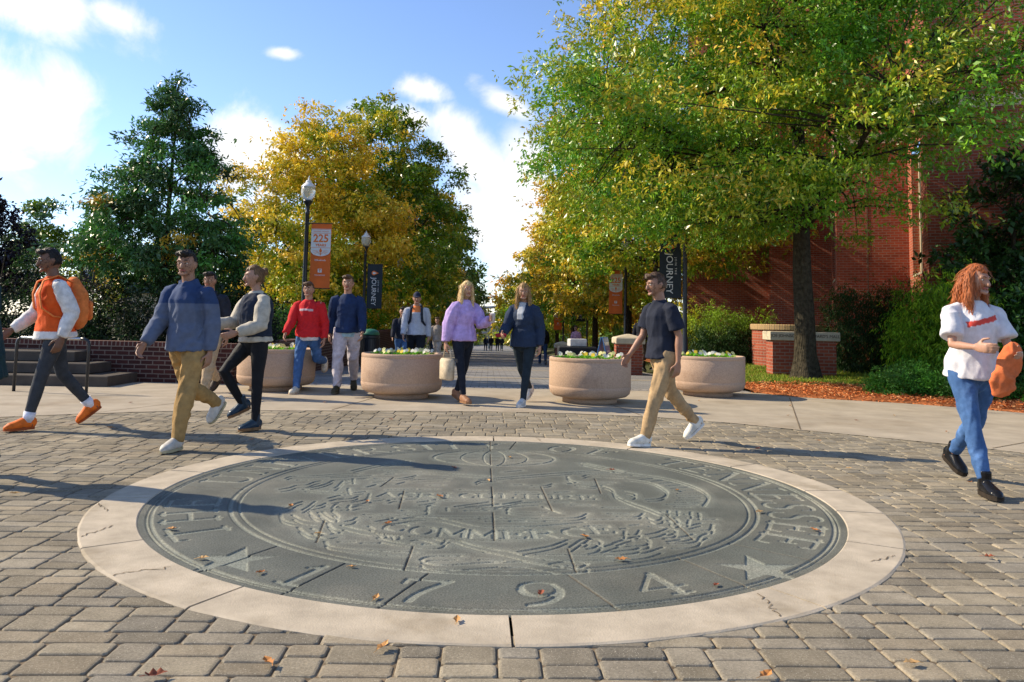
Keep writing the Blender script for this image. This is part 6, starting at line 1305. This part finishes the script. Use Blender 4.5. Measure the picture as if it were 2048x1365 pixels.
# --- right: jeans, black boots, white print shirt
def tee_print(co, h, root):
    z = co.z-root.z; x = co.x/h
    if co.y > .03*h and .205*h < z+.25*co.x < .228*h and -.07 < x < .07: return (.62, .07, .05)
    return (.62, .61, .63)
def ex_tee(t, k):
    A = k['A']; p = (A['R'][2]+A['L'][2])*.5
    wr = A['L'][2]+(A['L'][2]-A['L'][1]).normalized()*.07
    def jk(b):
        b.tube([(-.07, 0, .05), (-.05, .01, -.03), (.0, .02, -.12), (.02, .01, -.21), (.05, .0, -.27)], [(.05, .03), (.075, .045), (.07, .035), (.085, .04), (.04, .02)], 14, ref=(1, 0, 0), round_=True)
    bundle('orange_jacket', 'bundled orange jacket carried by the person in blue jeans at right', 'jacket', t, p+Vector((-.02, .03, -.03)), jk, (.60, .15, .05))
person('person with copper hair in white printed T-shirt, blue jeans and black boots', G(3.62, 5.70, GZ), (.02, -1), 1.70, 'fair', ((-20, 24), (19, 3)), 3, ((20, 6, 60), (22, 14, 66)), -22, 4,
       dict(col=(.62, .61, .63), print=tee_print, fit=1.18, name='t_shirt', sleeve=.95, fold=.035, hem=-.03), dict(col=(.050, .115, .26), fit=.90, end=.88), dict(col=(.010, .010, .011), rough=.22, sole=(.03, .022, .015), height=.05, sole_h=.018, laces=(.25, .25, .25)), dict(style='long', col=(.34, .095, .025), brow=(.16, .06, .02)), female=True, sleeve_len='half', toes=(30, 0), extra=ex_tee, arm_in=(24, 10))
# --- left edge: dark teal figure
person('person in dark teal coat cut off by the left edge of the picture', G(-3.62, 5.55, GZ), (-.7, -.7), 1.68, 'tan', ((6, 3), (-6, 9)), 3, ((-8, 6, 14), (8, 6, 14)), 0, 0,
       dict(col=(.012, .035, .042), fit=1.3, hem=-.16, name='coat', fold=.03), dict(col=(.06, .065, .07), fit=1.0), dict(col=(.03, .03, .03), sole=(.1, .1, .1)), dict(style='short', col=(.02, .015, .012)), toes=(0, 30))
# --- people farther along the walk
def far_person(label, x, y, face, H, top, bot, hair, legs=((16, 4), (-16, 22)), skin='fair', style='short', female=False, group='walkers far along the walk', dz=.012, z=None, fit=1.15):
    return person(label, (x, y, (ground_z(0, y) if z is None else z)+dz), face, H, skin, legs, 3, ((-12, 8, 18), (14, 8, 24)), 0, 0, dict(col=top, fit=fit, name='jacket'), dict(col=bot, fit=1.0), dict(col=(.04, .04, .04), sole=(.3, .3, .3)), dict(style=style, col=hair), voxel=.016, female=female, toes=(0, 28), detail=False, group=group)
far_person('person in a mustard yellow jacket and blue jeans, farther along the walk', -2.55, 37, (.1, -1), 1.70, (.45, .25, .03), DENIM, (.03, .02, .015), female=True, style='long')
far_person('person in dark clothes and blue jeans, half hidden behind the one in the cap', -2.35, 21, (.1, -1), 1.72, (.016, .02, .035), DENIM, (.03, .02, .015))
far_person('person in grey trousers partly hidden behind the lilac sweater', -1.75, 26.5, (-.3, -1), 1.66, (.30, .26, .22), (.36, .34, .32), (.10, .06, .03))
far_person('person seen from behind in black coat and dark jeans, farther along the walk', 2.1, 30, (0, 1), 1.62, (.010, .010, .012), (.02, .045, .10), (.012, .010, .010), female=True, style='long', fit=1.3)
far_person('person in black standing with back turned, left of two behind the nearer brick pier', 4.6, 23.2, (.5, .8), 1.70, (.010, .012, .018), (.06, .045, .03), (.015, .01, .01), ((3, 2), (-3, 2)), 'tan')
far_person('person in black standing at right of two behind the nearer brick pier', 5.05, 23.0, (-.6, .7), 1.72, (.012, .014, .02), (.05, .045, .04), (.015, .01, .01), ((3, 2), (-3, 2)), 'tan')
far_person('person in a pink top by the low wall beyond the farther pier', 3.75, 33, (-.6, -.6), 1.55, (.55, .30, .38), (.03, .04, .06), (.03, .02, .015), ((3, 2), (-3, 2)))
for k, (x, y, c, l) in enumerate(((-.35, 90, (.02, .03, .06), 'leftmost'), (.25, 84, (.012, .012, .016), 'second from left'), (1.0, 88, (.02, .018, .02), 'third from left'), (1.55, 92, (.015, .015, .025), 'rightmost'))):
    far_person('tiny dark distant walker, '+l+' of four in front of the pavilion', x, y, (0, 1) if k % 2 else (.1, -1), 1.74, c, (.02, .025, .035), (.02, .015, .01), group='distant walkers before the pavilion')
